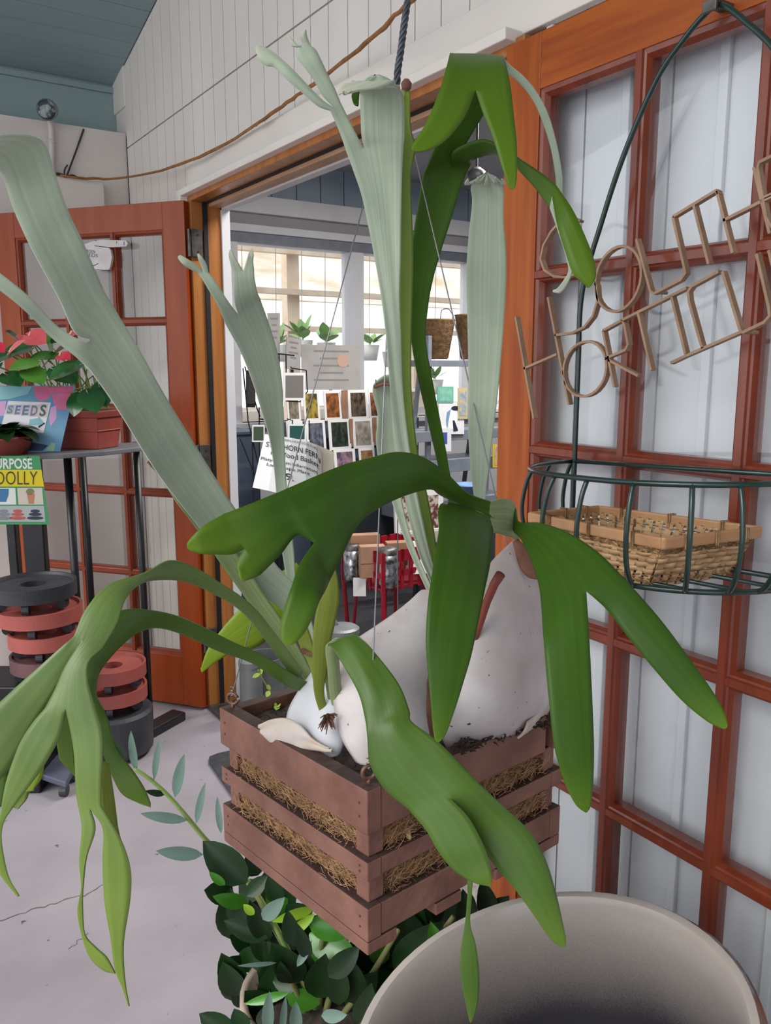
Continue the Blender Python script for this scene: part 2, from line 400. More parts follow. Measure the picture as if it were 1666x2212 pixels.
# --- shop wall (wall_right) : backing plus single boards
wr = MB()
wr.box((XW+.012,3.16,0),(1.325,4.2,2.06)); wr.box((XW+.012,-4,0),(1.325,1.27,2.06))
wr.add([V((XW+.012,-4,2.06)),V((XW+.012,4.2,2.06)),V((XW+.012,4.2,2.6)),V((XW+.012,-.5,3.8)),V((XW+.012,-4,2.95)),
        V((1.325,-4,2.06)),V((1.325,4.2,2.06)),V((1.325,4.2,2.6)),V((1.325,-.5,3.8)),V((1.325,-4,2.95))],
       [(0,1,2,3,4),(9,8,7,6,5),(0,5,6,1),(1,6,7,2),(2,7,8,3),(3,8,9,4),(4,9,5,0)])
wro = wr.build('wall_right', M_groove); tag(wro, 'white board clad shop wall around the double doors', None, None, 'structure')
def board(y0, y1, z0, z1a, z1b, m, par=wro, nm='wall_board', x=XW, t=.012):
    g = .0022
    mb = MB(); poly = [V((x,y0+g,z0)),V((x,y1-g,z0)),V((x,y1-g,z1b)),V((x,y0+g,z1a))]
    mb.prism(poly, V((t,0,0))); return mb.build(nm, m, par)
SEAM = 2.377
y = 3.955
while y > .62:
    y0 = y-.1015
    if y0 > .9 or True:
        board(y0, y, 2.145 if y0 < 3.12 else 0, SEAM-.003, SEAM-.003, M_white)
        board(y0, y, SEAM+.003, rake(y0)-.005, rake(y)-.005, M_white)
    y = y0
# siding beside / behind the doors
y = 1.268
k = 0
while y > -.1:
    board(y-.098, y, 0, 2.05, 2.05, M_wallblue, nm='siding_board')
    if k % 2 == 0:
        MB().box((XW-.01, y-.014, 0),(XW, y+.004, 2.05)).build('siding_batten', M_wallblue, wro, bevel=.002)
    y -= .098; k += 1
MB().box((XW-.002,-4,0),(XW+.012,-.1,2.1)).build('siding_panel', M_wallblue, wro)
MB().box((XW-.002,-4,2.1),(XW+.012,.62,2.9)).build('gable_panel', M_white, wro)
# rake board under the roof
MB().prism([V((XW-.004,3.95,2.555)),V((XW-.004,4.113,2.555)),V((XW-.004,4.113,rake(4.113)+.004)),V((XW-.004,3.95,rake(3.95)+.004))], V((.016,0,0))).build('gable_end_block', M_white, wro); MB().box((XW+.006,3.956,2.43),(XW+.02,4.113,2.555)).build('gable_end_block', M_white, wro)
# header casing
tr = MB().box((XW-.022,.4,2.05),(XW,3.165,2.148)).box((XW-.068,1.325,2.032),(XW-.01,3.172,2.056)).build('trim_1', M_white, None, bevel=.003)
tag(tr, 'white header casing above the doorway', None, None, 'structure')
bm_ = MB().box((XW-.07,3.131,.0),(XW+.0,3.172,2.040)).build('trim_2', M_white, None, bevel=.006)
tag(bm_, 'white brick mould beside the left door', None, None, 'structure')
# --- door frame
fr = struct('trim_3', (1.25,2.2,0)); fr['label'] = 'orange pine door frame of the shop entrance'
MB().box((1.195,3.100,0),(1.243,3.14,2.03)).build('jamb', M_jamb, fr, bevel=.002)
MB().box((1.255,3.094,0),(1.312,3.14,2.03)).build('jamb', M_jamb, fr, bevel=.002)
MB().box((1.240,3.090,0),(1.257,3.13,2.03)).build('weatherstrip', M_black, fr)
MB().box((1.205,1.27,0),(1.312,1.302,2.03)).build('jamb', M_jamb, fr)
MB().box((1.195,1.30,2.012),(1.25,3.10,2.04)).build('jamb_head', M_jamb, fr, bevel=.002)
MB().box((1.248,1.30,2.008),(1.266,3.09,2.03)).build('weatherstrip', M_black, fr)
MB().box((1.264,1.30,1.996),(1.312,3.094,2.04)).build('jamb_head', mat('worn_pine','C8A080','B58A66',.5,12,(4,.5,4)), fr, bevel=.002)
MB().box((1.312,3.085,0),(1.345,3.2,2.06)).build('inner_casing', M_shopw, fr)
MB().box((1.312,1.20,0),(1.345,1.30,2.06)).build('inner_casing', M_shopw, fr)
MB().box((1.312,1.2,1.99),(1.345,3.2,2.08)).build('inner_casing', M_shopw, fr)
MB().box((1.19,1.3,0),(1.345,3.1,.018)).build('threshold', M_steel, fr)

# --- doors: stiles, rails, moulded bars, fifteen panes each
def make_door(name, H, u, n, mst, mrl, mmu, label):
    """H: hinge edge bottom on the front face; u along the width; n out of the front face"""
    H, u, n = V(H), V(u), V(n); zz = V((0,0,1)); Wd, Ht, T = .885, 2.0, .042
    root = struct(name, H); root['label'] = label
    def P(a, z, dpt): return H + u*a + zz*z - n*dpt
    def bx(nm, a0, a1, z0, z1, d0, d1, m, bevel=.0015):
        mb = MB(); vs = [P(a,z,d) for d in (d0,d1) for (a,z) in ((a0,z0),(a1,z0),(a1,z1),(a0,z1))]
        mb.add(vs, [(0,1,2,3),(7,6,5,4),(0,4,5,1),(1,5,6,2),(2,6,7,3),(3,7,4,0)]); return mb.build(nm, m, root, bevel=bevel)
    st, tr_, brz = .095, .102, .214
    z0l, z1l = .212, Ht-.1     # lite field
    a0l, a1l = st, st+.6904
    bx('stile', 0, st, 0, Ht, 0, T, mst); bx('stile', a1l, Wd, 0, Ht, 0, T, mst)
    bx('top_rail', st, a1l, z1l, Ht, .0005, T, mrl); bx('bottom_rail', st, a1l, 0, z0l, .0005, T, mrl)
    fw, bw, dp = .0065, .0165, .015
    def bar(nm, p0, p1, horiz):
        # section: narrow front, wider moulded shoulder at glass depth
        mb = MB(); sec = [(-fw,0),(fw,0),(fw+.002,.004),(bw*.72,.006),(bw,dp),(bw,T-.004),(-bw,T-.004),(-bw,dp),(-bw*.72,.006),(-fw-.002,.004)]
        A = []; B = []
        for s, d in sec:
            if horiz: A.append(P(a0l, p0+s, d+.001)); B.append(P(a1l, p0+s, d+.001))
            else: A.append(P(p0+s, z0l, d)); B.append(P(p0+s, z1l, d))
        k = len(sec); mb.add(A+B, [tuple(range(k)), tuple(reversed(range(k,2*k)))]+[(i,(i+1)%k,k+(i+1)%k,k+i) for i in range(k)])
        mb.build(nm, mmu, root)
    zs = [1.564-.338*i for i in range(4)]
    for i in (1,2): bar('upright_bar', a0l+.2301*i, None, False)
    for z in zs: bar('cross_bar', z, None, True)
    # sticking around the field
    sk = MB()
    for (pa, pb) in (((a0l,z0l),(a0l,z1l)),((a1l,z0l),(a1l,z1l)),((a0l,z0l),(a1l,z0l)),((a0l,z1l),(a1l,z1l))):
        if pa[0] == pb[0]:
            s = 1 if pa[0] == a0l else -1
            q = [(0,.004),(s*.008,.006),(s*.015,.015),(s*.015,T-.005),(0,T-.005)]
            A = [P(pa[0]+x,z0l,d) for x,d in q]; B = [P(pa[0]+x,z1l,d) for x,d in q]
        else:
            s = 1 if pa[1] == z0l else -1
            q = [(0,.004),(s*.008,.006),(s*.015,.015),(s*.015,T-.005),(0,T-.005)]
            A = [P(a0l,pa[1]+x,d) for x,d in q]; B = [P(a1l,pa[1]+x,d) for x,d in q]
        k = 5; sk.add(A+B, [tuple(range(k)), tuple(reversed(range(k,2*k)))]+[(i,(i+1)%k,k+(i+1)%k,k+i) for i in range(k)])
    sk.build('sticking', mmu, root)
    # panes share one mesh
    cols = [a0l, a0l+.2301, a0l+.4602, a1l]; rws = [z0l]+zs[::-1]+[z1l]
    R = Matrix((( u.x,0,-n.x,0),(u.y,0,-n.y,0),(u.z,1,-n.z,0),(0,0,0,1)))
    pm = MB().box((-.1135,-.1665,0),(.1135,.1665,.004)).mesh('pane'); pm.materials.append(M_glass)
    for i in range(3):
        for j in range(5):
            c = P((cols[i]+cols[i+1])/2, (rws[j]+rws[j+1])/2, .02)
            inst('pane', pm, Matrix.Translation(c) @ R, root)
    return root, P
door1, P1 = make_door('door_1', (1.16,1.3118,.012), (0,-1,0), (-1,0,0), M_dwood, M_dwood2, M_redw, 'orange varnished french door folded back flat against the wall')
an = math.radians(37.88)
door2, P2 = make_door('door_2', (1.169,3.100,.012), (-math.sin(an),math.cos(an),0), (-math.cos(an),-math.sin(an),0), M_dred, M_dred, M_dred2, 'red varnished french door standing half open at the left')
# hinges of the left door
for zc in (1.86,1.05,.30):
    hg = MB(); hg.tube([V((1.183,3.094,zc-.05)),V((1.183,3.094,zc+.05))], .007, 10)
    hg.box((1.19,3.086,zc-.05),(1.232,3.0935,zc+.05))
    a,b = V((1.178,3.098,0)),V((1.150,3.090,0))
    hgo = hg.build('hinge', M_steel, door2, bevel=.001)
    for dz in (-.03,.03): MB().tube([V((1.215,3.087,zc+dz)),V((1.215,3.0835,zc+dz))], .004, 8).build('hinge_screw', M_iron, hgo)
# --- ceiling: sloped tongue and groove boards running away from the wall
cl = MB()
c1 = [V((XW+.03,4.2,rake(4.2)+.02)),V((XW+.03,-.5,rake(-.5)+.02)),V((XW+.03,-4.5,rake(-.5)-.95)),V((XW+.03,-4.5,rake(-.5)-.90)),V((XW+.03,-.5,rake(-.5)+.07)),V((XW+.03,4.2,rake(4.2)+.07))]
cl.add(c1+[p+V((-3.1,0,0)) for p in c1], [(0,1,7,6),(1,2,8,7),(2,3,9,8),(3,4,10,9),(4,5,11,10),(5,0,6,11),(0,5,4,1),(1,4,3,2),(6,7,10,11),(7,8,9,10)])
clo = cl.build('ceiling', M_tealdk); tag(clo, 'teal painted sloping board ceiling of the porch', None, None, 'structure')
yb = 4.115
for i in range(26):
    y1 = yb-.111; mb = MB(); a = V((XW,yb-.0022,rake(yb))); b = V((XW,y1+.0022,rake(y1)))
    mb.prism([a,b,b+V((0,0,.02)),a+V((0,0,.02))], V((-3.05,0,0))).build('ceiling_board', M_teal, clo, bevel=.0015)
    yb = y1
mb = MB(); mb.prism([V((XW,yb,rake(yb))),V((XW,-.5,rake(-.5))),V((XW,-.5,rake(-.5)+.02)),V((XW,yb,rake(yb)+.02))], V((-3.05,0,0))).build('ceiling_panel', M_teal, clo)
mb = MB(); mb.prism([V((XW,-.5,rake(-.5))),V((XW,-4.5,rake(-.5)-.97)),V((XW,-4.5,rake(-.5)-.95)),V((XW,-.5,rake(-.5)+.02))], V((-3.05,0,0))).build('ceiling_panel', M_teal, clo)
# eave beam
be = MB().box((-1.9,4.115,2.44),(1.275,4.22,2.70)).build('trim_4', M_teal, None, bevel=.004); tag(be, 'teal painted eave beam under the porch ceiling', None, None, 'structure')
MB().box((-1.9,4.10,2.645),(XW,4.12,2.672)).build('beam_mould', M_teal, be, bevel=.004)
# end wall
wf = MB().box((-1.9,3.965,0),(XW+.0,4.115,2.442)).build('wall_far', M_white2); tag(wf, 'white painted end wall of the porch', None, None, 'structure')
xr = onY(225,420,3.9).x
MB().box((-1.9,3.90,0),(xr,3.97,onY(180,388,3.9).z)).build('wall_pier', M_white2, wf, bevel=.003)
wn_ = MB().box((-1.9,-4.7,0),(1.325,-4.5,2.9)).build('wall_near_light_block', M_teal); tag(wn_, 'unseen teal wall added behind the viewer to block light', None, None, 'structure')  # unseen end wall added to cut the sky light from behind
# lamp on its conduit, iron stay and vine-like cord
lp = thing('porch_lamp', onY(105,380,3.95), 'round glass porch lamp on a white conduit against the teal beam', 'lamp')
pc = [onY(112,385,3.945),onY(112,320,3.945),onY(110,275,3.945),onY(106,256,3.93),onY(102,246,3.91)]
MB().tube(catmull(pc,4), .0115, 10).build('conduit', M_pipe, lp, smooth=True)
MB().tube([onY(112,309,3.945),onY(112,302,3.945)], .014, 10).build('conduit_coupling', M_pipe, lp, smooth=True)
hc = onY(103,237,3.89); ax = (V((-.5,-.75,-.25))).normalized(); Rm = Matrix.Translation(hc) @ ax.to_track_quat('Z','Y').to_matrix().to_4x4()
MB().lathe([(0,-.035),(.02,-.034),(.038,-.02),(.043,.0),(.043,.012),(.039,.016)], n=24, mat=Rm).build('lamp_housing', M_lampg, lp, smooth=True)
MB().lathe([(.039,.014),(.03,.02),(.015,.024),(0,.025)], n=24, mat=Rm).build('lamp_lens', mat('lamp_lens','8FA0A4','39413F',.12,16,coat=.8,lo=.48,hi=.52), lp, smooth=True)
sb = thing('iron_stay', onY(145,380,3.94), 'thin dark iron stay rod slanting up the white end wall', 'rod')
MB().tube([onY(181,279,3.962),onY(163,330,3.95),onY(145,378,3.94)], .004, 6).build('rod', M_iron, sb)
MB().tube(catmull([onY(122,375,3.94),onY(132,377,3.94),onY(143,382,3.935),onY(158,380,3.94),onY(172,388,3.94)],4), .006, 6).build('hook_bar', M_iron, sb, smooth=True)
MB().tube(catmull([onY(139,378,3.94),onY(140,366,3.94),onY(146,356,3.935)],3), .0035, 6).build('hook', M_iron, sb)
cp = [onY(130,379,3.885), onY(200,386,3.87), onY(265,384,3.80), onX(370,362,1.17), onX(470,320,1.19), onX(560,265,1.19), onX(620,222,1.19), onX(680,181,1.18), onX(760,118,1.16), onX(830,58,1.12), onX(890,-2,1.08), onX(1000,-110,1.0)]
cb = [p + V((random.uniform(-.002,.002),random.uniform(-.002,.002),random.uniform(-.002,.002))) for p in catmull(cp, 5)]
vn = MB().tube(cb, [.0050+random.uniform(-.0007,.0007) for _ in cb], 8).build('dry_vine', M_cord, smooth=True); tag(vn, 'long brown dried vine strung along the white gable wall', 'vine')
MB().tube([onX(553,271,1.185),onX(562,263,1.18),onX(569,258,1.175)], .004, 6, r1=.001).build('vine_twig', M_cord, vn)

# ================================================================== SHOP INTERIOR
YB = 5.6
def zB(y, x=544): return onY(x, y, YB).z
zwt, zblue0, zblue1 = zB(526), zB(424), zB(342)
wb = MB().box((1.345,YB,0),(7,YB+.12,1.0)).box((1.345,YB,zwt),(7,YB+.12,3.0)).build('wall_back', M_shopw); tag(wb, 'grey white back wall of the shop over the long window', None, None, 'structure')
wl = MB().box((1.325,3.2,0),(1.345,YB+.12,3.0)).build('wall_left', M_shopw); tag(wl, 'inner face of the shop front wall', None, None, 'structure')
ws = MB().box((1.345,-1.6,0),(7,-1.5,3.0)).box((6.9,-1.6,0),(7,YB,3.0)).build('wall_side', M_shop); tag(ws, 'grey side walls of the shop', None, None, 'structure')
x = 1.36; k = 0
while x < 5.6:
    MB().box((x+.0035,YB-.015,zblue0),(x+.196,YB,zblue1+.02)).build('blue_board', M_shopb, wb); x += .2
MB().box((1.345,YB-.01,zblue0),(6.9,YB-.001,zblue1+.02)).build('blue_backing', M_tealdk, wb)
MB().box((1.345,YB-.06,zB(462)),(6.9,YB,zblue0)).build('beam', M_shopw, wb, bevel=.004)
MB().box((1.345,YB-.02,zB(487)),(6.9,YB,zB(462))).build('frieze_shade', M_shopc, wb)  # shade under the beam put in as a grey painted band
MB().box((1.345,YB-.05,zB(504)),(6.9,YB,zB(487))).build('beam', M_shopw, wb, bevel=.004)
MB().box((1.345,YB-.03,zwt),(6.9,YB,zB(504))).build('window_head', M_grey, wb)
cs = MB().box((1.34,-1.6,zblue1+.0),(7,YB+.1,zblue1+.06)).build('ceiling_shop', M_shopc); tag(cs, 'dull grey ceiling inside the shop', None, None, 'structure')
sp = thing('ceiling_speaker', D(1030,380,4.4), 'small black round fitting under the shop ceiling', 'fitting')
hp = D(1030,380,4.4)
MB().lathe([(0,-.04),(.03,-.036),(.045,-.015),(.045,.02),(.02,.04),(0,.042)], c=hp, n=20).build('housing', M_blkpl, sp, smooth=True)
MB().tube([hp+V((0,0,.03)),V((hp.x,hp.y,zblue1))], .006, 8).build('stem', M_black, sp)
# window: posts, sill, glass
wn = struct('window_1', (3.5,YB,1.0)); wn['label'] = 'long bright shop window onto the greenhouse'
def wx(px, y=600): return onY(px, y, YB).x
for (a, b) in ((497,512),(752,782),(1010,1024)):
    MB().box((wx(a),YB-.03,.98),(wx(b),YB+.1,zwt)).build('window_post', M_shopw, wn, bevel=.004)
MB().box((1.4,YB-.06,.96),(6.9,YB+.12,1.0)).build('window_sill', M_shopw, wn, bevel=.004)
for (a, b) in ((512,752),(782,1010),(1024,1130)):
    MB().box((wx(a),YB+.05,1.0),(wx(b),YB+.055,zwt)).build('pane', M_glass, wn)
# --- greenhouse outside the window
gh = struct('greenhouse_1', (3.5,8,0)); gh['label'] = 'blurred greenhouse frame outside the shop window'
M_beam = mat('greenhouse_timber','DCCBB8','C9B49C',.7,6)
M_haze = mat('greenhouse_sheet','E8E4DC','B9A78E',.8,2.2,(.6,1,1.4),detail=5)
M_pipew = flat('white_pipe','E6E8EC',.4)
for zc in (2.45,2.08,1.74): MB().box((.5,7.2,zc),(9,7.28,zc+.05)).build('purlin', M_beam, gh)
for xc in (3.75,5.25,6.6): MB().box((xc,7.3,0),(xc+.13,7.42,3.4)).build('post', M_beam, gh)
MB().tube([V((.5,6.4,2.42)),V((9,6.4,2.42))], .018, 8).build('white_pipe', M_pipew, gh)
MB().prism([V((.5,7.6,2.05)),V((9,7.6,2.05)),V((9,9.6,3.1)),V((.5,9.6,3.1))], V((0,0,.01))).build('roof_sheet', M_haze, gh)
MB().box((.5,7.9,.0),(9,8.7,.95)).build('bench', M_haze, gh)
M_ghleaf = mat('greenhouse_leaf','8FB070','6C9450',.5,8)
def leaf_mesh(L, Wd, fold=.15, curl=.2, n=6, m=4, heart=0.0):
    """leaf along +X, width in Y, normal +Z"""
    rows = []
    for i in range(n+1):
        t = i/n; w_ = Wd*.5*(math.sin(math.pi*min(1,t**.85))**.72 if heart == 0 else math.sqrt(max(0,t*1.05))*(1-t**1.6)*1.75)
        if i == 0: w_ = max(w_, Wd*.03)
        if i == n: w_ = Wd*.01
        r = []
        for k in range(m+1):
            s = k/m*2-1
            back = -heart*L*abs(s)**1.2*max(0,.45-t)*1.4 if heart else 0
            r.append(V((t*L+back, s*w_, abs(s)*w_*fold - curl*L*t*t)))
        rows.append(r)
    return rows
def leaf_obj(name, base, tip, up, Wd, m, parent, fold=.15, curl=.12, heart=0.0, n=7, mm=4):
    base, tip = V(base), V(tip); a = tip-base; L = a.length; a.normalize(); up = V(up)
    b = up.cross(a); b = b.normalized() if b.length > 1e-5 else a.orthogonal().normalized(); c = a.cross(b)
    # counter the droop so that the tip lands where asked
    rows = leaf_mesh(L, Wd, fold, curl, n, mm, heart)
    R = [[base + a*p.x + b*p.y + c*(p.z + curl*L*(p.x/L)) for p in r] for r in rows]
    return MB().grid(R).build(name, m, parent, smooth=True, fix=False)
grp = random.Random(11)
for i, (px, py, dd, sz) in enumerate([(600,745,6.6,.16),(655,735,6.9,.2),(705,740,6.7,.22),(800,745,6.6,.16),(845,760,6.7,.14),(528,728,7.0,.14),(940,820,6.8,.14)]):
    c = onY(px, py, 6.4)
    lab = ['greenhouse plant seen behind the leftmost fern frond','leafy greenhouse plant left of the window post','taller greenhouse plant beside the window post','plant in the white hanging pot right of the window post','greenhouse plant behind the tall pale frond','small greenhouse plant at the far left of the window','low plant outside behind the coir pots'][i]
    t = thing('greenhouse_plant', c, lab, 'plant', 'plants in the greenhouse')
    MB().lathe([(0,-.14),(.06,-.14),(.085,.0),(.08,.0),(.07,-.02),(0,-.02)], c=c, n=14).build('pot', flat('pale_pot_%d'%i,'D8D6D2',.5), t, smooth=True)
    for k in range(9):
        a = grp.uniform(0,6.28); e = grp.uniform(.2,1.2); dv = V((math.cos(a)*math.cos(e),math.sin(a)*math.cos(e),math.sin(e)))
        leaf_obj('leaf', c+dv*.03, c+dv*sz*grp.uniform(.8,1.3), V((0,0,1)), sz*.45, M_ghleaf, t, n=4, mm=2)
    MB().tube([c+V((0,0,-.02)),c+V((0,0,.05))], .006, 5).build('stem', M_stemg, t)
    MB().tube([c+V((0,.02,-.01)),V((c.x,6.4,2.44))], .003, 5).build('hanger', M_wire, t)
# ================================================================== HANGING BASKET
S = .85
BN = V((.5359*S, .8446*S, 0)); ph = math.radians(96.9)
BA = V((math.cos(ph), math.sin(ph), 0)); BB = V((math.sin(ph), -math.cos(ph), 0))
LA, LB = .3863*S, .4160*S
ZL = [CZ-S*z for z in (.5457,.6098,.6493,.6774,.7173,.7678)]
def BP(a, b, z):
    p = BN + BA*a + BB*b; p.z = z - .0239*(p.y-BN.y)*1.0; return p
bk = thing('hanging_basket', BP(LA/2,LB/2,ZL[5]-.02), 'brown stained wooden slat basket hanging on grey wires under the staghorn fern', 'basket')
def bbox(nm, a0, a1, b0, b1, z0, z1, m=M_basket, bevel=.0015):
    mb = MB(); vs = [BP(a,b,z) for z in (z0,z1) for (a,b) in ((a0,b0),(a1,b0),(a1,b1),(a0,b1))]
    mb.add(vs, [(0,3,2,1),(4,5,6,7),(0,1,5,4),(1,2,6,5),(2,3,7,6),(3,0,4,7)]); return mb.build(nm, m, bk, bevel=bevel)
T = .021
for (zt, zb_) in ((ZL[0],ZL[1]),(ZL[2],ZL[3]),(ZL[4],ZL[5])):
    top = zt == ZL[0]
    bbox('slat', 0, LA, 0, T, zb_, zt); bbox('slat', 0, LA, LB-T, LB, zb_, zt)
    e = .016 if top else 0
    bbox('slat', .001, T+.001, T+.0007, LB-(T if not top else e+T), zb_+.0008, zt-.001); bbox('slat', LA-T, LA-.001, T+.0007, LB-T, zb_+.0008, zt-.001)
for (z1_, z0_) in ((ZL[1],ZL[2]),(ZL[3],ZL[4])):
    q = .023
    for a in (.0085, LA-q-.0085):
        for b in (.0085, LB-q-.0085): bbox('corner_block', a, a+q, b, b+q, z0_, z1_)
for b0 in (0, LB*.31, LB*.62, LB-.045): bbox('bottom_slat', .0, LA, b0, b0+.045, ZL[5]-.0165, ZL[5]-.0003)
# nails
for (a,b,z) in ((.0,.0,0),):
    for zz_ in (.5,.2):
        for lv in ((ZL[0],ZL[1]),(ZL[2],ZL[3]),(ZL[4],ZL[5])):
            for a_ in (.014, LA-.014):
                zc = lv[1]+(lv[0]-lv[1])*(zz_+.15); p = BP(a_, 0, zc); MB().tube([p+BB*.001, p-BB*.0006], .0016, 6).build('nail', M_iron, bk)
# screw eyes, wires and the twisted hanger
APEX = D(858,172,1.07)
def torus(c, ax, R, r, gap=.0, n=18):
    q = V(ax).to_track_quat('Z','Y').to_matrix(); pts = [c + q @ V((R*math.cos(t), R*math.sin(t), 0)) for t in [gap+(2*math.pi-2*gap)*k/(n-1) for k in range(n)]]
    return pts
for i, (a, b) in enumerate(((.014,.014),(LA-.014,.014),(.014,LB-.03),(LA-.014,LB-.03))):
    base = BP(a,b,ZL[0]); ec = base+V((0,0,.013))
    ax_ = (FH*-.9+RT*.35) if i != 1 else (FH*-.9+RT*-.3)
    mb = MB(); mb.tube(torus(ec, ax_, .0078, .0023, .3), .0024, 8); mb.tube([base+V((0,0,-.004)),base+V((0,0,.006))], .0026, 8)
    mb.build('screw_eye', M_eye, bk, smooth=True)
    wt = ec+V((0,0,.008)); mb = MB(); mb.tube([ec+V((0,0,.0035)), wt, wt.lerp(APEX,.5), APEX], .00095, 6)
    mb.tube([wt+V((.0022*math.cos(t*1.1),.0022*math.sin(t*1.1),-.006+.0011*t)) for t in range(16)], .0009, 5)
    mb.build('wire', M_wire, bk, smooth=True)
rp = catmull([APEX+V((0,0,-.05)), APEX, D(866,110,1.07), D(874,50,1.07), D(884,-20,1.075), D(900,-140,1.08), D(905,-330,1.08)], 6)
for k in range(4):
    pts = []
    for i, p in enumerate(rp):
        u = i/len(rp); r_ = .0027*min(1,.35+u*5); th = u*40 + k*math.pi/2
        pts.append(p + RT*(r_*math.cos(th)) + FH*(r_*math.sin(th)))
    fine = catmull(pts, 2); MB().tube(fine, .0019, 6).build('hanger_strand', M_rope, bk, smooth=True)
hk = D(905,-330,1.08); MB().tube([hk, V((hk.x,hk.y,rake(hk.y)))], .004, 6).build('hanger_hook', M_iron, bk)
# coconut fibre lining showing between the slats
lin_ = MB(); i1 = T-.002
z0_, z1_ = ZL[5]+.001, ZL[0]-.02
rows = []
for z in (z0_, (z0_+z1_)/2, z1_):
    r = []
    for (a,b) in ((i1,i1),(LA-i1,i1),(LA-i1,LB-i1),(i1,LB-i1)): r.append(BP(a,b,z))
    rows.append(r)
lin_.grid(rows, closed=True)
rf = random.Random(5)
def fib(n, face, zr, thick, col):
    for _ in range(n):
        z = rf.uniform(*zr); s = rf.uniform(.03, (LA if face == 0 else LB)-.03)
        dp = rf.uniform(-.006,.003) + i1
        if rf.random() < .12: dp -= .012
        L = rf.uniform(.01,.032); th = rf.gauss(0,.75); pts = []
        cv = rf.uniform(-60,60)
        ss, zc, ang = s, z, th
        for k in range(4):
            a, b = (ss, dp) if face == 0 else (dp, ss)
            if face == 0: pts.append(BP(ss, dp+rf.uniform(-.0015,.0015), zc))
            else: pts.append(BP(dp+rf.uniform(-.0015,.0015), ss, zc))
            ss += math.cos(ang)*L/3; zc += math.sin(ang)*L/3; ang += cv*L/3
            ss = min(max(ss,.026),(LA if face==0 else LB)-.026)
        lin_.tube(pts, thick, 3)
for zr in ((ZL[2]-.002,ZL[1]+.001),(ZL[4]-.002,ZL[3]+.001)):
    fib(2600, 0, zr, .00032, 0); fib(2000, 1, zr, .00032, 0)
lo = lin_.build('coir_liner', M_coir, None, fix=False); tag(lo, 'golden coconut fibre lining showing between the basket slats', 'liner', None, 'stuff')
pt = MB(); rows = []
for j in range(13):
    r = []
    for i in range(13):
        a = .018+(LA-.036)*i/12; b = .018+(LB-.036)*j/12
        h = .012*noise.noise(V((a*30,b*30,0)))+.008*noise.noise(V((a*90,b*90,3)))
        r.append(BP(a,b,ZL[0]-.016+h))
    rows.append(r)
pt.grid(rows)
for _ in range(260):
    a = rf.uniform(.02,LA-.02); b = rf.uniform(.02,LB-.02); p = BP(a,b,ZL[0]-.015); dv = V((rf.uniform(-1,1),rf.uniform(-1,1),rf.uniform(0,.6))).normalized()*rf.uniform(.008,.02)
    pt.tube([p,p+dv*.5+V((0,0,.003)),p+dv], .0007, 4)
po = pt.build('moss_filling', M_peat, None, fix=False, smooth=True); tag(po, 'dark moss and peat filling inside the wooden basket', 'moss', None, 'stuff')
# twigs poking through the right side
for i,(pa,pb,rad,m,lab) in enumerate((((866,1772),(868,1822),.0042,'7A5A4C','darker twig stub poking out between the basket slats'),((877,1768),(885,1817),.0036,'CFAF86','paler peeled twig stub poking out between the basket slats'))):
    q0 = D(pa[0],pa[1],.925); q1 = D(pb[0],pb[1],.902)
    o = MB().tube([q0-BB*0+BA*.02,q0,q1], [rad,rad,rad*.9], 8).build('twig', mat('twig_%d'%i,m,None,.8), None, smooth=True); tag(o, lab, 'twig')
# small weed seedling
wd = thing('weed_seedling', D(605,1530,1.14), 'tiny pale green weed sprig rising from the basket corner', 'weed')
sp_ = [D(600,1528,1.145),D(594,1505,1.14),D(582,1490,1.135),D(570,1470,1.13),D(562,1455,1.125)]
MB().tube(catmull(sp_,4), .0009, 5).build('stem', M_stemg, wd, smooth=True)
Mwl = mat('weed_leaf','B4CC62','9DBA50',.5,20)
for (bx_,by_,tx_,ty_,w_) in ((562,1455,545,1464,.007),(560,1452,556,1446,.006),(562,1456,568,1442,.007),(582,1492,576,1506,.008),(581,1490,580,1478,.007),(600,1525,592,1522,.008),(600,1524,596,1534,.009),(600,1524,604,1526,.009)):
    leaf_obj('leaf', D(bx_,by_,1.132), D(tx_,ty_,1.125), V((0,0,1))-FH, w_, Mwl, wd, n=4, mm=2, curl=.05)

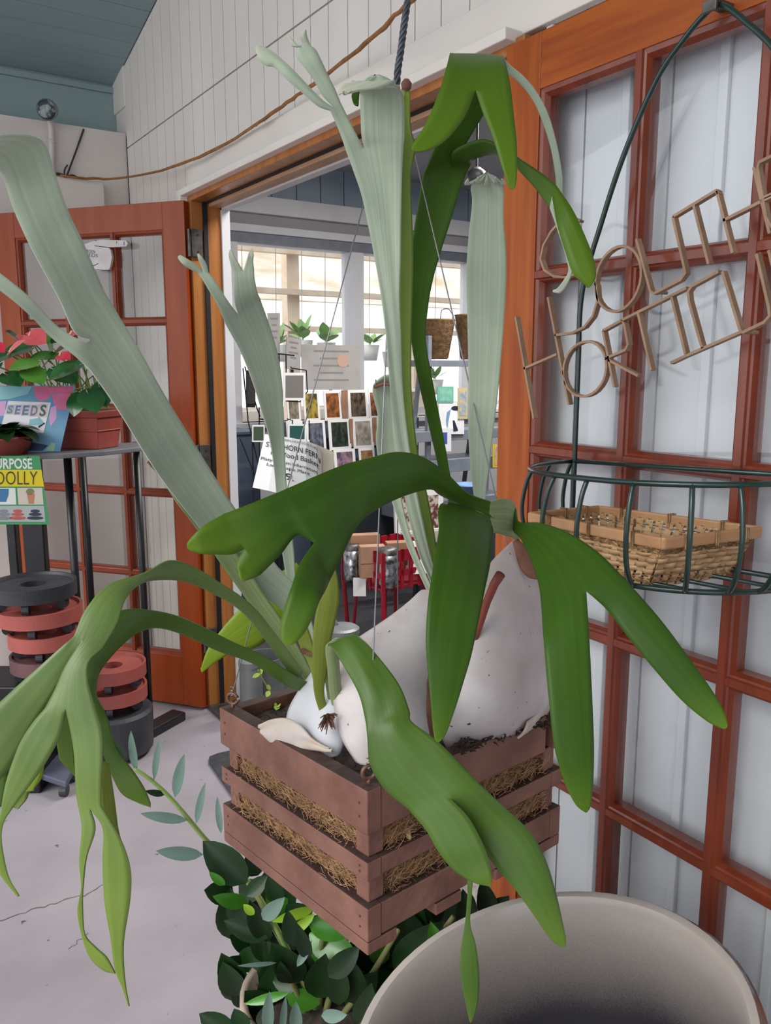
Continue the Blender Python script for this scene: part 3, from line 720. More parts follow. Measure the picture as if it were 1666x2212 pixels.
# ================================================================== STAGHORN FERN
fern = thing('staghorn_fern', D(760,1560,1.05), 'large staghorn fern with pale upright and drooping antler fronds growing in the wooden basket', 'fern')
def cr1(vals, t):
    n = len(vals)-1; x = min(max(t*n,0),n-1e-6); i = int(x); f = x-i
    p1, p2 = vals[i], vals[i+1]; p0 = vals[i-1] if i > 0 else p1*2-p2; p3 = vals[i+2] if i+2 <= n else p2*2-p1
    return .5*((2*p1)+(p2-p0)*f+(2*p0-5*p1+4*p2-p3)*f*f+(3*p1-p0-3*p2+p3)*f**3)
class Frond:
    """antler frond: a tree of strips. a strip is a list of ribs (xl,yl,xr,yr,depth[,depth difference l-r[,camber]])"""
    def __init__(s, n=16): s.mb = MB(); s.uv = []; s.n = n; s.mi = 0
    def strip(s, ribs, i0=0, i1=None, first=None, v0=0.0, v1=1.0, camber=.0, per=7, mi=0, wave=0.0, prev=None):
        n = s.n; i1 = n if i1 is None else i1; k = i1-i0
        Ls, Rs, Cs = [], [], []
        for r in ribs:
            xl,yl,xr,yr,d = r[:5]; dd = r[5] if len(r) > 5 else 0; c = r[6] if len(r) > 6 else camber
            Ls.append(D(xl,yl,d+dd/2)); Rs.append(D(xr,yr,d-dd/2)); Cs.append(c)
        if first:
            Ls.insert(0, first[0].copy()); Rs.insert(0, first[-1].copy()); Cs.insert(0, None)
        if v1 >= .88:
            mL, mR = Ls[-1], Rs[-1]; ax_ = ((mL+mR)-(Ls[-2]+Rs[-2])); ax_ = ax_.normalized() if ax_.length > 1e-9 else ax_
            c_ = (mL+mR)*.5; w_ = (mR-mL).length; Ls.append(c_+(mL-c_)*.55+ax_*w_*.3); Rs.append(c_+(mR-c_)*.55+ax_*w_*.3); Cs.append(0)
            Ls.append(c_+(mL-c_)*.06+ax_*w_*.42); Rs.append(c_+(mR-c_)*.06+ax_*w_*.42); Cs.append(0)
        m = (len(Ls)-1)*per; rows = []; 
        if first: Cs[0] = Cs[1]
        for j in range(m+1):
            t = j/m; L = cr1(Ls,t); R = cr1(Rs,t)
            e = 1e-3; tan = cr1([(a+b)*.5 for a,b in zip(Ls,Rs)], min(1,t+.02)) - cr1([(a+b)*.5 for a,b in zip(Ls,Rs)], max(0,t-.02))
            N = (R-L).cross(tan); N = N.normalized() if N.length > 1e-9 else V((0,0,0))
            if N.dot(C0-L) < 0: N = -N
            c = cr1([V((q,0,0)) for q in Cs], t).x; W_ = (R-L).length
            row = []
            for q in range(k+1):
                u = q/k; p = L.lerp(R,u) + N*(c*W_*4*u*(1-u))
                if wave: p += N*(wave*math.sin(u*9+t*14))
                row.append(p)
            if first:
                bl = max(0, 1-t*len(Ls)*.55)
                if bl > 0:
                    lin0 = [first[0].lerp(first[-1], q/k) for q in range(k+1)]
                    for q in range(k+1): row[q] += (first[q]-lin0[q])*bl*bl
                    if j == 0:
                        row = [p.copy() for p in first]
            rows.append(row)
        base = len(s.mb.v); s.mb.grid(rows, mi)
        for j in range(m+1):
            for q in range(k+1): s.uv.append(((i0+q)/n, v0+(v1-v0)*j/m))
        s.last = rows[-1]
        return rows[-1]
    def fork(s, row, i0, splits):
        """cut the end row of a strip into the first rows of its children"""
        out = []
        for a, b in zip(splits[:-1], splits[1:]): out.append((a, b, row[a-i0:b-i0+1]))
        return out
    def done(s, name, mats, solid=.0022, parent=None):
        me = s.mb.mesh(name); uvl = me.uv_layers.new(name='UVMap')
        for lp_ in me.loops: uvl.data[lp_.index].uv = s.uv[lp_.vertex_index]
        bm = bmesh.new(); bm.from_mesh(me); bmesh.ops.remove_doubles(bm, verts=bm.verts, dist=1e-5); 
        iv = [v_ for v_ in bm.verts if not v_.is_boundary]
        for _ in range(10): bmesh.ops.smooth_vert(bm, verts=iv, factor=.5, use_axis_x=True, use_axis_y=True, use_axis_z=True)
        bmesh.ops.recalc_face_normals(bm, faces=bm.faces); bm.to_mesh(me); bm.free()
        for m in mats: me.materials.append(m)
        me.polygons.foreach_set('use_smooth', [True]*len(me.polygons))
        # visible side keeps slot 0/1, the other side takes slot +2
        o = mkobj(name, me, mats, parent or fern)
        if mats[0] is F_pale: o['label'] = 'pale grey green felted frond'
        elif mats[0] is F_yel: o['label'] = 'yellow green frond'
        sm = o.modifiers.new('solid','SOLIDIFY'); sm.thickness = solid; sm.offset = 0
        return o
def px_frond(name, ribs, mats, n=8, **k):
    f = Frond(n); f.strip(ribs, **k); return f.done(name, mats)
PALE, DARK, MID, OLV, YEL = [F_pale], [F_dark], [F_mid], [F_olive], [F_yel]

# F1 : broad pale frond leaning far to the left
f = Frond(16)
r = f.strip([(698,1535,706,1532,1.06),(682,1470,694,1465,1.09),(664,1400,684,1392,1.10),(636,1350,668,1325,1.105),(600,1310,645,1270,1.10),(530,1262,600,1225,1.08),(478,1205,545,1150,1.05),(430,1140,500,1088,1.02),(388,1086,450,1008,.99),(346,1030,405,935,.96),(306,968,355,852,.93),(268,905,308,768,.90),(232,850,262,690,.88),(196,800,226,630,.86)], v1=.6, camber=-.10)
ch = f.fork(r, 0, [0,6,16])
f.strip([(160,768,180,738,.85),(110,728,125,705,.84),(50,668,62,640,.82),(-20,612,-14,580,.81),(-60,580,-55,560,.81)], 0, 6, ch[0][2], .6, .9)
f.strip([(162,718,205,582,.845),(130,650,178,520,.83),(98,592,150,462,.82),(62,525,130,410,.81),(30,455,114,360,.805),(8,390,100,318,.80),(-14,352,82,298,.79),(-60,345,40,291,.77),(-110,380,-20,300,.74),(-130,470,-70,350,.72)], 6, 16, ch[1][2], .6, .88, camber=-.08)
f.done('frond', PALE)
# F2 : slim frond tucked under it, withered tip
px_frond('frond', [(676,1496,690,1482,1.08),(600,1385,632,1375,1.08),(540,1305,575,1290,1.07),(480,1222,520,1205,1.05),(430,1150,462,1140,1.03),(385,1090,400,1072,1.01),(345,1030,352,1012,1.0),(322,1004,332,998,.99)], [F_stalk], camber=-.1)
MB().tube([D(330,1004,.99),D(322,996,.985),D(318,1000,.985)], .003, 6, r1=.001).build('withered_tip', M_dry, fern)
# F3 : pale frond left of the doorway
f = Frond(16)
r = f.strip([(698,1530,706,1528,1.07),(672,1420,682,1418,1.13),(642,1325,656,1320,1.165),(622,1260,640,1255,1.17),(608,1180,634,1180,1.16),(598,1080,622,1080,1.14),(592,1010,616,1000,1.12),(582,945,613,900,1.10),(566,890,609,820,1.08),(546,825,598,755,1.06),(520,760,578,690,1.04),(490,705,562,645,1.02)], v1=.65, camber=-.06)
ch = f.fork(r, 0, [0,6,16])
f.strip([(470,660,492,650,1.0),(446,618,468,612,.985),(428,588,450,588,.98)], 0, 6, ch[0][2], .65, .85)
ra = f.last; c2 = f.fork(ra, 0, [0,3,6])
f.strip([(412,582,424,572,.975),(396,572,406,560,.97),(386,560,392,552,.97)], 0, 3, c2[0][2], .85, 1)
f.strip([(434,572,446,572,.975),(428,558,438,558,.97),(427,550,431,549,.97)], 3, 6, c2[1][2], .85, 1)
f.strip([(507,652,556,630,1.0),(504,610,550,600,.985),(502,588,549,582,.98)], 6, 16, ch[1][2], .65, .85)
c2 = f.fork(f.last, 6, [6,11,16])
f.strip([(498,570,515,568,.975),(494,552,506,553,.972),(496,541,501,541,.972)], 6, 11, c2[0][2], .85, 1)
f.strip([(532,565,547,565,.975),(536,550,548,552,.97),(541,539,546,540,.97)], 11, 16, c2[1][2], .85, 1)
f.done('frond', PALE)
# F4 : tallest pale frond in the middle
f = Frond(16)
r = f.strip([(956,1430,966,1428,1.10),(950,1335,962,1330,1.10),(932,1262,946,1255,1.09),(905,1195,930,1200,1.07),(884,1120,914,1130,1.05),(866,1030,898,1050,1.03),(852,950,884,960,1.01),(845,870,873,870,.99),(840,800,868,800,.98),(834,720,866,720,.97),(824,640,863,640,.96),(810,560,865,560,.95),(796,490,866,480,.945),(782,425,868,410,.94),(764,370,870,350,.935),(748,325,872,315,.93)], v1=.7, camber=-.05, wave=.0012)
ch = f.fork(r, 0, [0,5,16])
f.strip([(736,292,770,290,.925),(724,262,750,250,.92),(714,240,736,222,.915)], 0, 5, ch[0][2], .7, .8)
c2 = f.fork(f.last, 0, [0,2,5])
f.strip([(688,230,697,216,.91),(656,203,667,186,.905),(620,171,633,150,.90),(594,146,607,126,.90),(576,142,592,114,.90),(560,130,576,104,.90),(554,114,562,98,.90)], 0, 2, c2[0][2], .8, 1)
f.strip([(698,208,724,192,.91),(678,174,708,160,.905),(657,144,693,127,.90),(641,122,681,106,.90)], 2, 5, c2[1][2], .8, .92)
f.strip([(632,100,650,104,.90),(625,88,640,94,.90),(620,74,626,78,.90)], 2, 4, f.last[0:3], .92, 1)
f.strip([(654,98,670,94,.90),(648,80,664,78,.897),(656,66,662,66,.895)], 4, 5, f.last and [D(658,112,.90),D(678,108,.90)], .92, 1)
f.strip([(781,290,874,290,.925),(779,240,874,240,.922),(778,205,872,210,.918),(778,192,866,196,.912)], 5, 16, ch[1][2], .7, .9, camber=-.04)
# crimped, curled-over crown of the broad lobe
lastr = f.last
f.strip([(772,186,862,188,.90),(762,180,856,181,.885),(748,185,840,180,.875),(733,196,800,190,.868)], 5, 16, lastr, .9, 1.0, camber=.05, wave=.002)
f.done('frond', PALE)
f = Frond(6); f.strip([(764,196,778,192,.935),(760,210,776,206,.93),(764,222,775,226,.925)]); f.done('frond', DARK)
# F5 : narrow green frond behind the tall one
f = Frond(8)
f.strip([(960,1400,968,1398,1.12),(952,1310,964,1305,1.12),(935,1235,950,1228,1.12),(905,1130,935,1130,1.10),(880,1030,915,1030,1.08),(872,950,900,960,1.06),(868,860,890,860,1.05),(866,760,888,770,1.04),(864,660,890,670,1.03),(864,560,893,560,1.02),(866,460,890,460,1.01),(866,380,888,380,1.005),(864,340,894,345,1.0),(866,310,898,318,.995),(868,270,888,280,.99),(870,230,886,235,.985),(872,205,886,205,.98),(874,186,882,184,.98)], camber=-.1)
f.done('frond', OLV)
MB().lathe([(0,-.006),(.005,-.004),(.006,.002),(.003,.006),(0,.007)], c=D(878,184,.978), n=10).build('frond_bud', M_dry, fern, smooth=True)
# F6 : big dark green frond arching over at the top right
f = Frond(16)
r = f.strip([(1040,1420,1050,1418,1.12),(1022,1320,1034,1316,1.16),(1004,1220,1018,1216,1.185),(978,1110,994,1106,1.20),(955,1040,975,1035,1.20),(940,975,962,965,1.19),(922,900,948,890,1.18),(904,820,932,810,1.16),(890,745,920,735,1.15),(884,680,924,670,1.14),(882,620,934,610,1.13),(886,560,952,545,1.12),(896,490,976,470,1.11),(906,430,998,400,1.10),(914,380,1018,352,1.09)], v1=.6, camber=-.10)
ch = f.fork(r, 0, [0,10,16])
# right-hand branch reaching over the door
f.strip([(978,330,1022,345,1.06),(1010,310,1050,335,1.03),(1045,302,1075,335,1.0),(1085,318,1105,352,.97),(1125,345,1132,378,.94),(1165,370,1160,410,.92),(1200,398,1188,450,.905)], 10, 16, ch[1][2], .6, .8)
c2 = f.fork(f.last, 10, [10,13,16])
f.strip([(1236,450,1205,490,.885),(1264,510,1220,540,.875),(1283,560,1238,590,.868),(1288,595,1258,610,.865),(1280,612,1266,618,.865)], 10, 13, c2[0][2], .8, 1.0)
f.strip([(1218,500,1206,500,.90),(1232,545,1222,550,.895),(1238,580,1228,585,.89),(1228,610,1218,605,.885),(1212,632,1205,622,.88),(1198,632,1196,626,.88)], 13, 16, c2[1][2], .8, 1.0, mi=1)
# main blade up to the fold and over it
f.strip([(935,330,1004,315,1.07),(956,270,1040,255,1.05),(966,215,1068,205,1.03),(970,160,1082,160,1.0),(972,128,1086,132,.965),(972,117,1086,122,.925),(966,140,1094,142,.89),(952,190,1104,192,.87)], 0, 10, ch[0][2], .6, .82, camber=-.03)
c2 = f.fork(f.last, 0, [0,5,10])
f.strip([(934,236,1004,252,.862),(914,278,966,300,.856),(898,302,932,322,.852),(892,314,908,328,.85)], 0, 5, c2[0][2], .82, 1.0)
f.strip([(1044,244,1110,250,.862),(1066,300,1116,305,.855),(1082,352,1117,355,.848),(1094,388,1116,390,.845),(1100,404,1113,404,.845)], 5, 10, c2[1][2], .82, 1.0)
o = f.done('frond', [F_dark, F_pale])
# thin lobe drooping behind it
px_frond('frond', [(1078,130,1086,122,.94),(1096,156,1100,140,.955),(1125,182,1132,166,.96),(1152,218,1160,200,.96),(1172,262,1185,248,.955),(1190,320,1203,312,.95),(1200,380,1214,372,.945),(1203,425,1216,415,.94),(1208,456,1214,452,.94)], [F_pale], n=6)
# F7 : pale strap frond with crimped top on the right
f = Frond(16)
f.strip([(1062,1300,1074,1298,1.13),(1040,1190,1052,1188,1.13),(1026,1090,1048,1090,1.12),(1016,1000,1058,1000,1.10),(1012,920,1066,930,1.08),(1013,840,1076,850,1.065),(1012,760,1084,760,1.05),(1010,680,1090,680,1.04),(1008,600,1094,600,1.03),(1012,520,1093,540,1.02),(1020,440,1088,470,1.01),(1018,405,1088,405,1.0)], v1=.9, camber=-.05)
row = f.last
for (a,b,xt,yt) in ((0,3,1012,384),(3,6,1034,380),(6,9,1052,386),(9,12,1072,380),(12,16,1086,384)):
    f.strip([(xt-6,yt+14,xt+5,yt+14,.995),(xt-3,yt+4,xt+1,yt+4,.985)], a, b, row[a:b+1], .9, 1.0)
f.done('frond', PALE)
# F8 : cut stub
px_frond('frond', [(945,1330,955,1328,1.12),(922,1275,934,1272,1.14),(880,1180,894,1178,1.16),(846,1080,868,1080,1.165),(822,1010,866,1010,1.16),(813,950,864,950,1.15),(817,900,866,900,1.145),(808,860,872,860,1.14),(806,838,874,842,1.135),(812,826,872,832,1.13)], PALE, camber=-.2)
MB().tube([D(808,836,1.132),D(830,828,1.128),D(852,832,1.127),D(872,838,1.13)], .0025, 6).build('withered_edge', M_dry, fern)
MB().tube([D(814,834,1.132),D(812,820,1.13)], .0022, 6, r1=.0008).build('withered_edge', M_dry, fern)
# F9 : large green frond arching across the front
f = Frond(24)
f.strip([(1122,1175,1116,1100,1.06),(1112,1165,1106,1082,1.05),(1088,1156,1084,1077,1.02),(1064,1150,1060,1083,.99)], v1=.25, mi=1)
ch = f.fork(f.last, 0, [0,12,24])
f.strip([(1062,1180,958,1086,.95),(1057,1225,948,1150,.91),(1047,1275,935,1230,.87),(1034,1340,925,1300,.84),(1018,1415,920,1380,.82),(1002,1470,924,1445,.81),(984,1528,930,1510,.80),(965,1580,935,1568,.795),(954,1598,939,1594,.79)], 0, 12, ch[0][2], .25, 1.0, camber=.05)
f.strip([(958,1072,1012,1066,.955),(930,1056,965,1022,.93),(880,1068,915,988,.90),(830,1090,860,976,.88),(788,1118,800,989,.86),(762,1150,748,1002,.85),(736,1206,692,1024,.835),(710,1256,628,1052,.825)], 12, 24, ch[1][2], .25, .6, camber=.05)
c2 = f.fork(f.last, 12, [12,17,24])
f.strip([(702,1276,648,1218,.80),(692,1296,628,1272,.78),(678,1330,613,1318,.77),(660,1364,606,1350,.764),(643,1384,607,1374,.76)], 12, 17, c2[0][2], .6, 1.0, camber=.04)
f.strip([(642,1156,602,1063,.82),(606,1198,548,1085,.812),(564,1240,484,1110,.805)], 17, 24, c2[1][2], .6, .8, camber=.03)
c3 = f.fork(f.last, 17, [17,20,24])
f.strip([(550,1248,512,1214,.80),(536,1252,516,1236,.795)], 17, 20, c3[0][2], .8, 1.0)
f.strip([(502,1197,468,1119,.80),(472,1198,446,1131,.795),(440,1197,424,1150,.79),(424,1193,411,1164,.79)], 20, 24, c3[1][2], .8, 1.0)
f.done('frond', [F_dark, F_stalk])
# F10 : its partner spreading to the right
f = Frond(16)
r = f.strip([(1108,1135,1112,1090,1.06),(1112,1150,1122,1128,1.035),(1128,1168,1165,1130,1.0),(1150,1215,1225,1150,.96),(1166,1270,1290,1192,.92),(1172,1330,1345,1245,.89)], v1=.45, camber=.06)
ch = f.fork(r, 0, [0,9,16])
f.strip([(1175,1385,1272,1360,.86),(1180,1450,1276,1440,.84),(1188,1530,1280,1530,.82),(1198,1615,1283,1620,.805),(1218,1685,1281,1690,.80),(1242,1735,1276,1738,.795),(1262,1752,1270,1750,.795)], 0, 9, ch[0][2], .45, 1.0, camber=.05)
f.strip([(1312,1318,1385,1290,.88),(1356,1375,1432,1345,.86),(1412,1444,1482,1412,.84),(1472,1512,1532,1482,.825),(1525,1556,1562,1532,.815),(1556,1572,1571,1560,.81)], 9, 16, ch[1][2], .45, 1.0, camber=.05)
f.done('frond', [F_dark])
# F11 : stout front frond, creased in the middle, two lobes
f = Frond(16)
px_frond('frond_stalk', [(722,1545,742,1540,.985),(712,1490,736,1480,.97),(708,1440,732,1430,.955),(704,1405,730,1400,.945),(706,1392,740,1385,.94)], [F_stalk], camber=.3)
px_frond('frond_stalk', [(716,1548,728,1548,.99),(708,1500,720,1500,.985),(700,1450,712,1445,.98),(698,1410,708,1405,.975)], [F_stalk], camber=.3)
px_frond('frond_stalk', [(728,1545,740,1540,.99),(722,1500,734,1496,.985),(716,1440,728,1440,.98)], [F_stalk], camber=.3)
r = f.strip([(703,1396,740,1380,.945),(716,1398,772,1372,.93),(748,1448,820,1422,.90),(776,1500,864,1482,.875),(790,1555,884,1535,.86),(794,1590,890,1560,.85),(800,1650,945,1600,.84),(830,1702,1000,1655,.83),(884,1748,1040,1698,.82)], v1=.45, camber=.08, wave=.0012)
ch = f.fork(r, 0, [0,9,16])
f.strip([(922,1795,1012,1765,.805),(948,1840,1040,1815,.795),(982,1880,1056,1856,.79),(1022,1905,1062,1890,.785),(1052,1912,1062,1908,.785)], 0, 9, ch[0][2], .45, 1.0, camber=.04)
f.strip([(992,1768,1095,1748,.825),(1032,1820,1148,1800,.82),(1068,1868,1180,1860,.81),(1112,1920,1200,1925,.80),(1152,1975,1214,1985,.79),(1188,2026,1222,2025,.785),(1210,2042,1222,2040,.785)], 9, 16, ch[1][2], .45, 1.0, camber=.04)
f.done('frond', [F_mid])
# F12 : loose lobe dangling in front of the pot
px_frond('frond', [(1000,1830,1014,1826,.86),(1010,1900,1021,1898,.84),(1009,1950,1018,1950,.835),(1004,2000,1016,1996,.83),(996,2050,1028,2040,.825),(995,2100,1035,2100,.82),(1003,2150,1034,2150,.818),(1010,2185,1027,2185,.815),(1015,2205,1019,2205,.815)], MID, n=8, camber=.06)
# F13 : upper drooping frond on the left
f = Frond(20)
r = f.strip([(640,1475,655,1450,1.06),(580,1390,600,1375,1.03),(522,1320,542,1305,1.0),(450,1276,470,1255,.96),(395,1255,415,1222,.93),(340,1252,365,1211,.90),(300,1262,312,1238,.875),(270,1296,235,1262,.85),(254,1345,185,1318,.83),(222,1400,160,1375,.815)], v1=.5, camber=.06)
ch0 = f.fork(r, 0, [0,14,20])
f.strip([(150,1442,134,1396,.808),(114,1502,80,1444,.80),(70,1575,24,1494,.795),(26,1655,-26,1545,.79),(-24,1712,-66,1620,.785),(-50,1780,-80,1710,.78)], 14, 20, ch0[1][2], .5, .9, camber=.05)
r = f.strip([(192,1430,142,1438,.805),(191,1475,120,1488,.797),(207,1530,98,1530,.79)], 0, 14, ch0[0][2], .5, .6, camber=.06)
ch = f.fork(r, 0, [0,8,14])
f.strip([(220,1578,154,1584,.783),(222,1625,161,1632,.778),(219,1690,165,1710,.773),(218,1740,172,1750,.77)], 0, 8, ch[0][2], .6, .8, camber=.03)
c2 = f.fork(f.last, 0, [0,4,8])
f.strip([(262,1815,222,1790,.765),(282,1880,222,1860,.76),(281,1945,226,1945,.755),(268,2030,240,2030,.75),(268,2090,248,2090,.75),(273,2138,266,2136,.75),(279,2170,276,2168,.75)], 0, 4, c2[0][2], .8, 1.0)
f.strip([(206,1792,177,1790,.765),(188,1850,172,1860,.76),(181,1900,176,1915,.757),(179,1960,168,1965,.757),(184,2018,176,2015,.755),(206,2046,194,2066,.752),(230,2068,222,2094,.75),(248,2100,244,2101,.75)], 4, 8, c2[1][2], .8, 1.0)
f.strip([(132,1588,72,1560,.785),(112,1626,46,1600,.78),(86,1668,28,1645,.777),(56,1708,14,1688,.774),(26,1748,6,1728,.77),(8,1778,0,1766,.768),(4,1820,-14,1800,.765),(18,1890,-10,1868,.762),(40,1932,34,1930,.76)], 8, 14, ch[1][2], .6, 1.0, camber=.05)
f.done('frond', [F_bloom])
# F14 : lower drooping frond, glossy bend, lobes hanging behind
f = Frond(16)
r = f.strip([(668,1500,678,1478,1.07),(610,1475,640,1462,1.04),(545,1432,575,1420,1.02),(470,1405,500,1385,1.0),(400,1372,430,1350,.97),(345,1356,375,1328,.945),(304,1363,318,1317,.92),(270,1387,275,1316,.905),(238,1420,240,1326,.895),(212,1458,206,1345,.887),(206,1505,172,1400,.878)], v1=.55, camber=.05)
ch = f.fork(r, 0, [0,8,16])
f.strip([(232,1550,180,1500,.865),(252,1618,205,1580,.86),(284,1660,236,1660,.855),(310,1700,262,1712,.85),(324,1732,296,1732,.85),(325,1742,320,1741,.85)], 0, 8, ch[0][2], .55, 1.0)
f.strip([(165,1520,120,1470,.87),(160,1600,118,1560,.865),(165,1680,128,1640,.86)], 8, 16, ch[1][2], .55, .8)
f.done('frond', [F_mid])
px_frond('frond', [(140,1560,90,1540,.87),(100,1640,55,1620,.865),(90,1680,30,1665,.86),(76,1700,40,1708,.858),(73,1706,66,1707,.858)], YEL, n=6)
px_frond('frond', [(80,1660,20,1640,.875),(62,1716,20,1700,.87),(56,1728,24,1740,.868),(44,1742,32,1744,.866)], OLV, n=6)
px_frond('frond', [(10,1620,-30,1600,.87),(18,1680,-30,1660,.865),(6,1735,-20,1735,.86)], MID, n=4)
px_frond('frond', [(236,1650,212,1640,.80),(248,1730,216,1700,.795),(256,1790,220,1752,.79),(264,1828,250,1800,.785)], [F_gold], n=4)
# F15 : yellow-green leaf behind the basket corner
px_frond('frond', [(700,1300,640,1215,1.19),(640,1330,600,1240,1.18),(608,1350,560,1268,1.175),(560,1395,520,1312,1.165),(505,1408,480,1358,1.155),(470,1428,450,1400,1.15),(440,1450,436,1438,1.145)], YEL, n=8, camber=.05)
# F16 : ageing vertical leaf and its neighbours
px_frond('frond', [(696,1552,708,1545,.985),(680,1500,700,1490,.975),(676,1445,708,1440,.965),(676,1390,714,1390,.955),(680,1340,724,1345,.95),(688,1300,733,1295,.945),(700,1250,730,1250,.945),(712,1222,722,1222,.945)], [F_gold], n=8, camber=.1)
px_frond('frond', [(685,1520,695,1515,1.03),(672,1450,684,1445,1.04),(650,1400,676,1390,1.05),(640,1370,664,1355,1.05)], [F_gold], n=6)
MB().tube([D(652,1404,1.045),D(664,1412,1.04),D(676,1414,1.035)], .004, 6, r1=.002).build('withered_edge', M_dry, fern)
# crown tuft where the small fronds start
tf = MB(); rt = random.Random(9); c_ = D(712,1548,.95)
for _ in range(34):
    dv = (-FH*rt.uniform(.2,1)+RT*rt.uniform(-.8,.8)+V((0,0,rt.uniform(-1,.6)))).normalized()*rt.uniform(.006,.02)
    tf.tube([c_+RT*rt.uniform(-.006,.006), c_+dv*.6, c_+dv+V((0,0,-.004))], .0019, 4, r1=.0006)
tf.build('crown_tuft', M_dry, fern)
dm = MB(); q0_, q1_ = D(985,1618,.945), D(1185,1555,1.06)
for _ in range(150):
    c_ = q0_.lerp(q1_, rt.random())+V((rt.uniform(-.01,.01),rt.uniform(-.01,.01),rt.uniform(-.004,.006))); dv = V((rt.uniform(-1,1),rt.uniform(-1,1),rt.uniform(-.2,.8))).normalized()*rt.uniform(.006,.016)
    dm.tube([c_, c_+dv*.6, c_+dv+V((0,0,-.002))], .0016, 4, r1=.0006)
dm.build('dead_roots', M_peat, fern)
# dead red stipe leaning on the shield
MB().tube([D(1022,1395,.975),D(1036,1350,.97),D(1052,1300,.965),D(1068,1262,.955),D(1082,1240,.95)], [.004,.0046,.005,.0055,.006], 8).build('dead_stipe', M_stipe, fern, smooth=True)
# ---- shield fronds: bulging shells
def shield(ribs, m, n=18, camber=.5, per=6, solid=.003, power=.75):
    Ls = [D(r[0],r[1],r[4]) for r in ribs]; Rs = [D(r[2],r[3],r[5] if len(r) > 5 else r[4]) for r in ribs]
    Cs = [r[6] if len(r) > 6 else camber for r in ribs]; mm = (len(ribs)-1)*per; rows = []
    for j in range(mm+1):
        t = j/mm; L = cr1(Ls,t); R = cr1(Rs,t); c = cr1([V((q,0,0)) for q in Cs],t).x; W_ = (R-L).length; row = []
        for q in range(n+1):
            u = q/n; b = (4*u*(1-u))**power
            p = L.lerp(R,u) - FH*(c*W_*b) ; row.append(p)
        rows.append(row)
    mb = MB(); mb.grid(rows); o = mb.build('shield_frond', m, fern, smooth=True, solid=solid); o['label'] = 'papery white shield frond'; return o
# right, largest
shield([(965,1614,1190,1556,.985,1.12,.10),(955,1590,1200,1535,.975,1.13,.18),(948,1545,1204,1490,.965,1.13,.27),(958,1470,1200,1420,.96,1.12,.32),(985,1390,1195,1350,.98,1.12,.30),(1010,1320,1188,1280,1.0,1.11,.27),(1032,1260,1176,1230,1.02,1.10,.24),(1062,1215,1160,1200,1.04,1.09,.20),(1092,1184,1140,1182,1.06,1.08,.12),(1108,1168,1118,1170,1.07,1.07,.02)], M_shield)
# middle
shield([(770,1645,955,1604,.925,1.0,.24),(742,1600,968,1560,.94,1.01,.28),(728,1550,968,1500,.96,1.02,.30),(720,1500,962,1440,.98,1.03,.30),(720,1450,957,1392,1.005,1.04,.28),(732,1412,952,1356,1.03,1.05,.24),(770,1382,948,1334,1.045,1.055,.19),(812,1354,944,1318,1.055,1.06,.14),(852,1326,940,1304,1.065,1.066,.10),(884,1300,936,1292,1.072,1.072,.06),(902,1282,932,1280,1.076,1.076,.03),(912,1274,924,1274,1.078,1.078,0)], M_shield)
# left, young and white
shield([(640,1612,735,1628,1.02,.955,.22),(624,1588,745,1600,1.03,.96,.3),(620,1560,745,1560,1.04,.97,.34),(626,1530,742,1520,1.05,.985,.34),(645,1495,735,1480,1.06,1.0,.3),(668,1462,728,1445,1.07,1.02,.24),(690,1430,722,1420,1.075,1.04,.12),(704,1412,712,1410,1.08,1.06,.02)], M_shieldw)
# skirt of the left shield folded over the basket edge
sk = Frond(12)
sk.strip([(560,1566,566,1582,1.012),(586,1554,584,1604,1.0),(618,1552,616,1622,.985),(648,1568,648,1616,.968),(676,1594,678,1620,.954),(704,1614,702,1624,.942),(716,1619,714,1624,.938)], camber=.06, wave=.0015)
sk.done('shield_skirt', [M_shieldtan], solid=.003)
px_sk = Frond(10); px_sk.strip([(1118,1595,1140,1560,1.0),(1150,1572,1165,1535,1.04),(1178,1548,1192,1505,1.08),(1190,1535,1200,1490,1.10)], camber=.1); px_sk.done('shield_skirt', [M_shieldtan], solid=.003)
px_d = Frond(8); px_d.strip([(1108,1170,1118,1165,1.055),(1122,1220,1150,1195,1.045),(1140,1246,1165,1240,1.035),(1165,1252,1172,1250,1.03)], camber=.2); px_d.done('shield_skirt', [M_dry])
px_d = Frond(6); px_d.strip([(925,1480,934,1440,.93),(922,1540,932,1530,.925),(930,1590,938,1592,.925)], camber=.2); px_d.done('shield_skirt', [M_dry])
# ================================================================== PLANT TAG on the left wire
tg = thing('price_tag', D(630,1070,1.17), 'curled white paper price tag for a staghorn fern hooked on the left basket wire', 'price tag')
def sheet(cols, off=0.0):
    return [[D(x,yt,d-off), D(x2,yb_,d-off)] for (x,yt,x2,yb_,d) in cols]
tc_ = [(573,938,546,1053,1.165),(600,941,580,1060,1.155),(630,946,622,1070,1.15),(662,952,660,1080,1.15),(684,962,684,1090,1.158),(694,980,696,1094,1.168)]
card_o = MB().grid(sheet(tc_)).build('card', M_paper, tg, solid=.0008)
MB().grid(sheet([(655,950,650,1090,1.172),(690,963,690,1095,1.172),(722,977,720,1098,1.172)])).build('sleeve', M_tan, tg, solid=.001)
def tq(u0,u1,t0,t1):
    def pt(u,t):
        x = 600+94*u
        for (A,B) in zip(tc_[:-1],tc_[1:]):
            if x <= B[0] or B is tc_[-1]:
                k = (x-A[0])/(B[0]-A[0]); k = min(max(k,-1),1); q = [A[i]+(B[i]-A[i])*k for i in range(5)]; break
        return D(q[0]+(q[2]-q[0])*t, q[1]+(q[3]-q[1])*t, q[4]-.0022)
    return pt, (u0,u1,t0,t1)
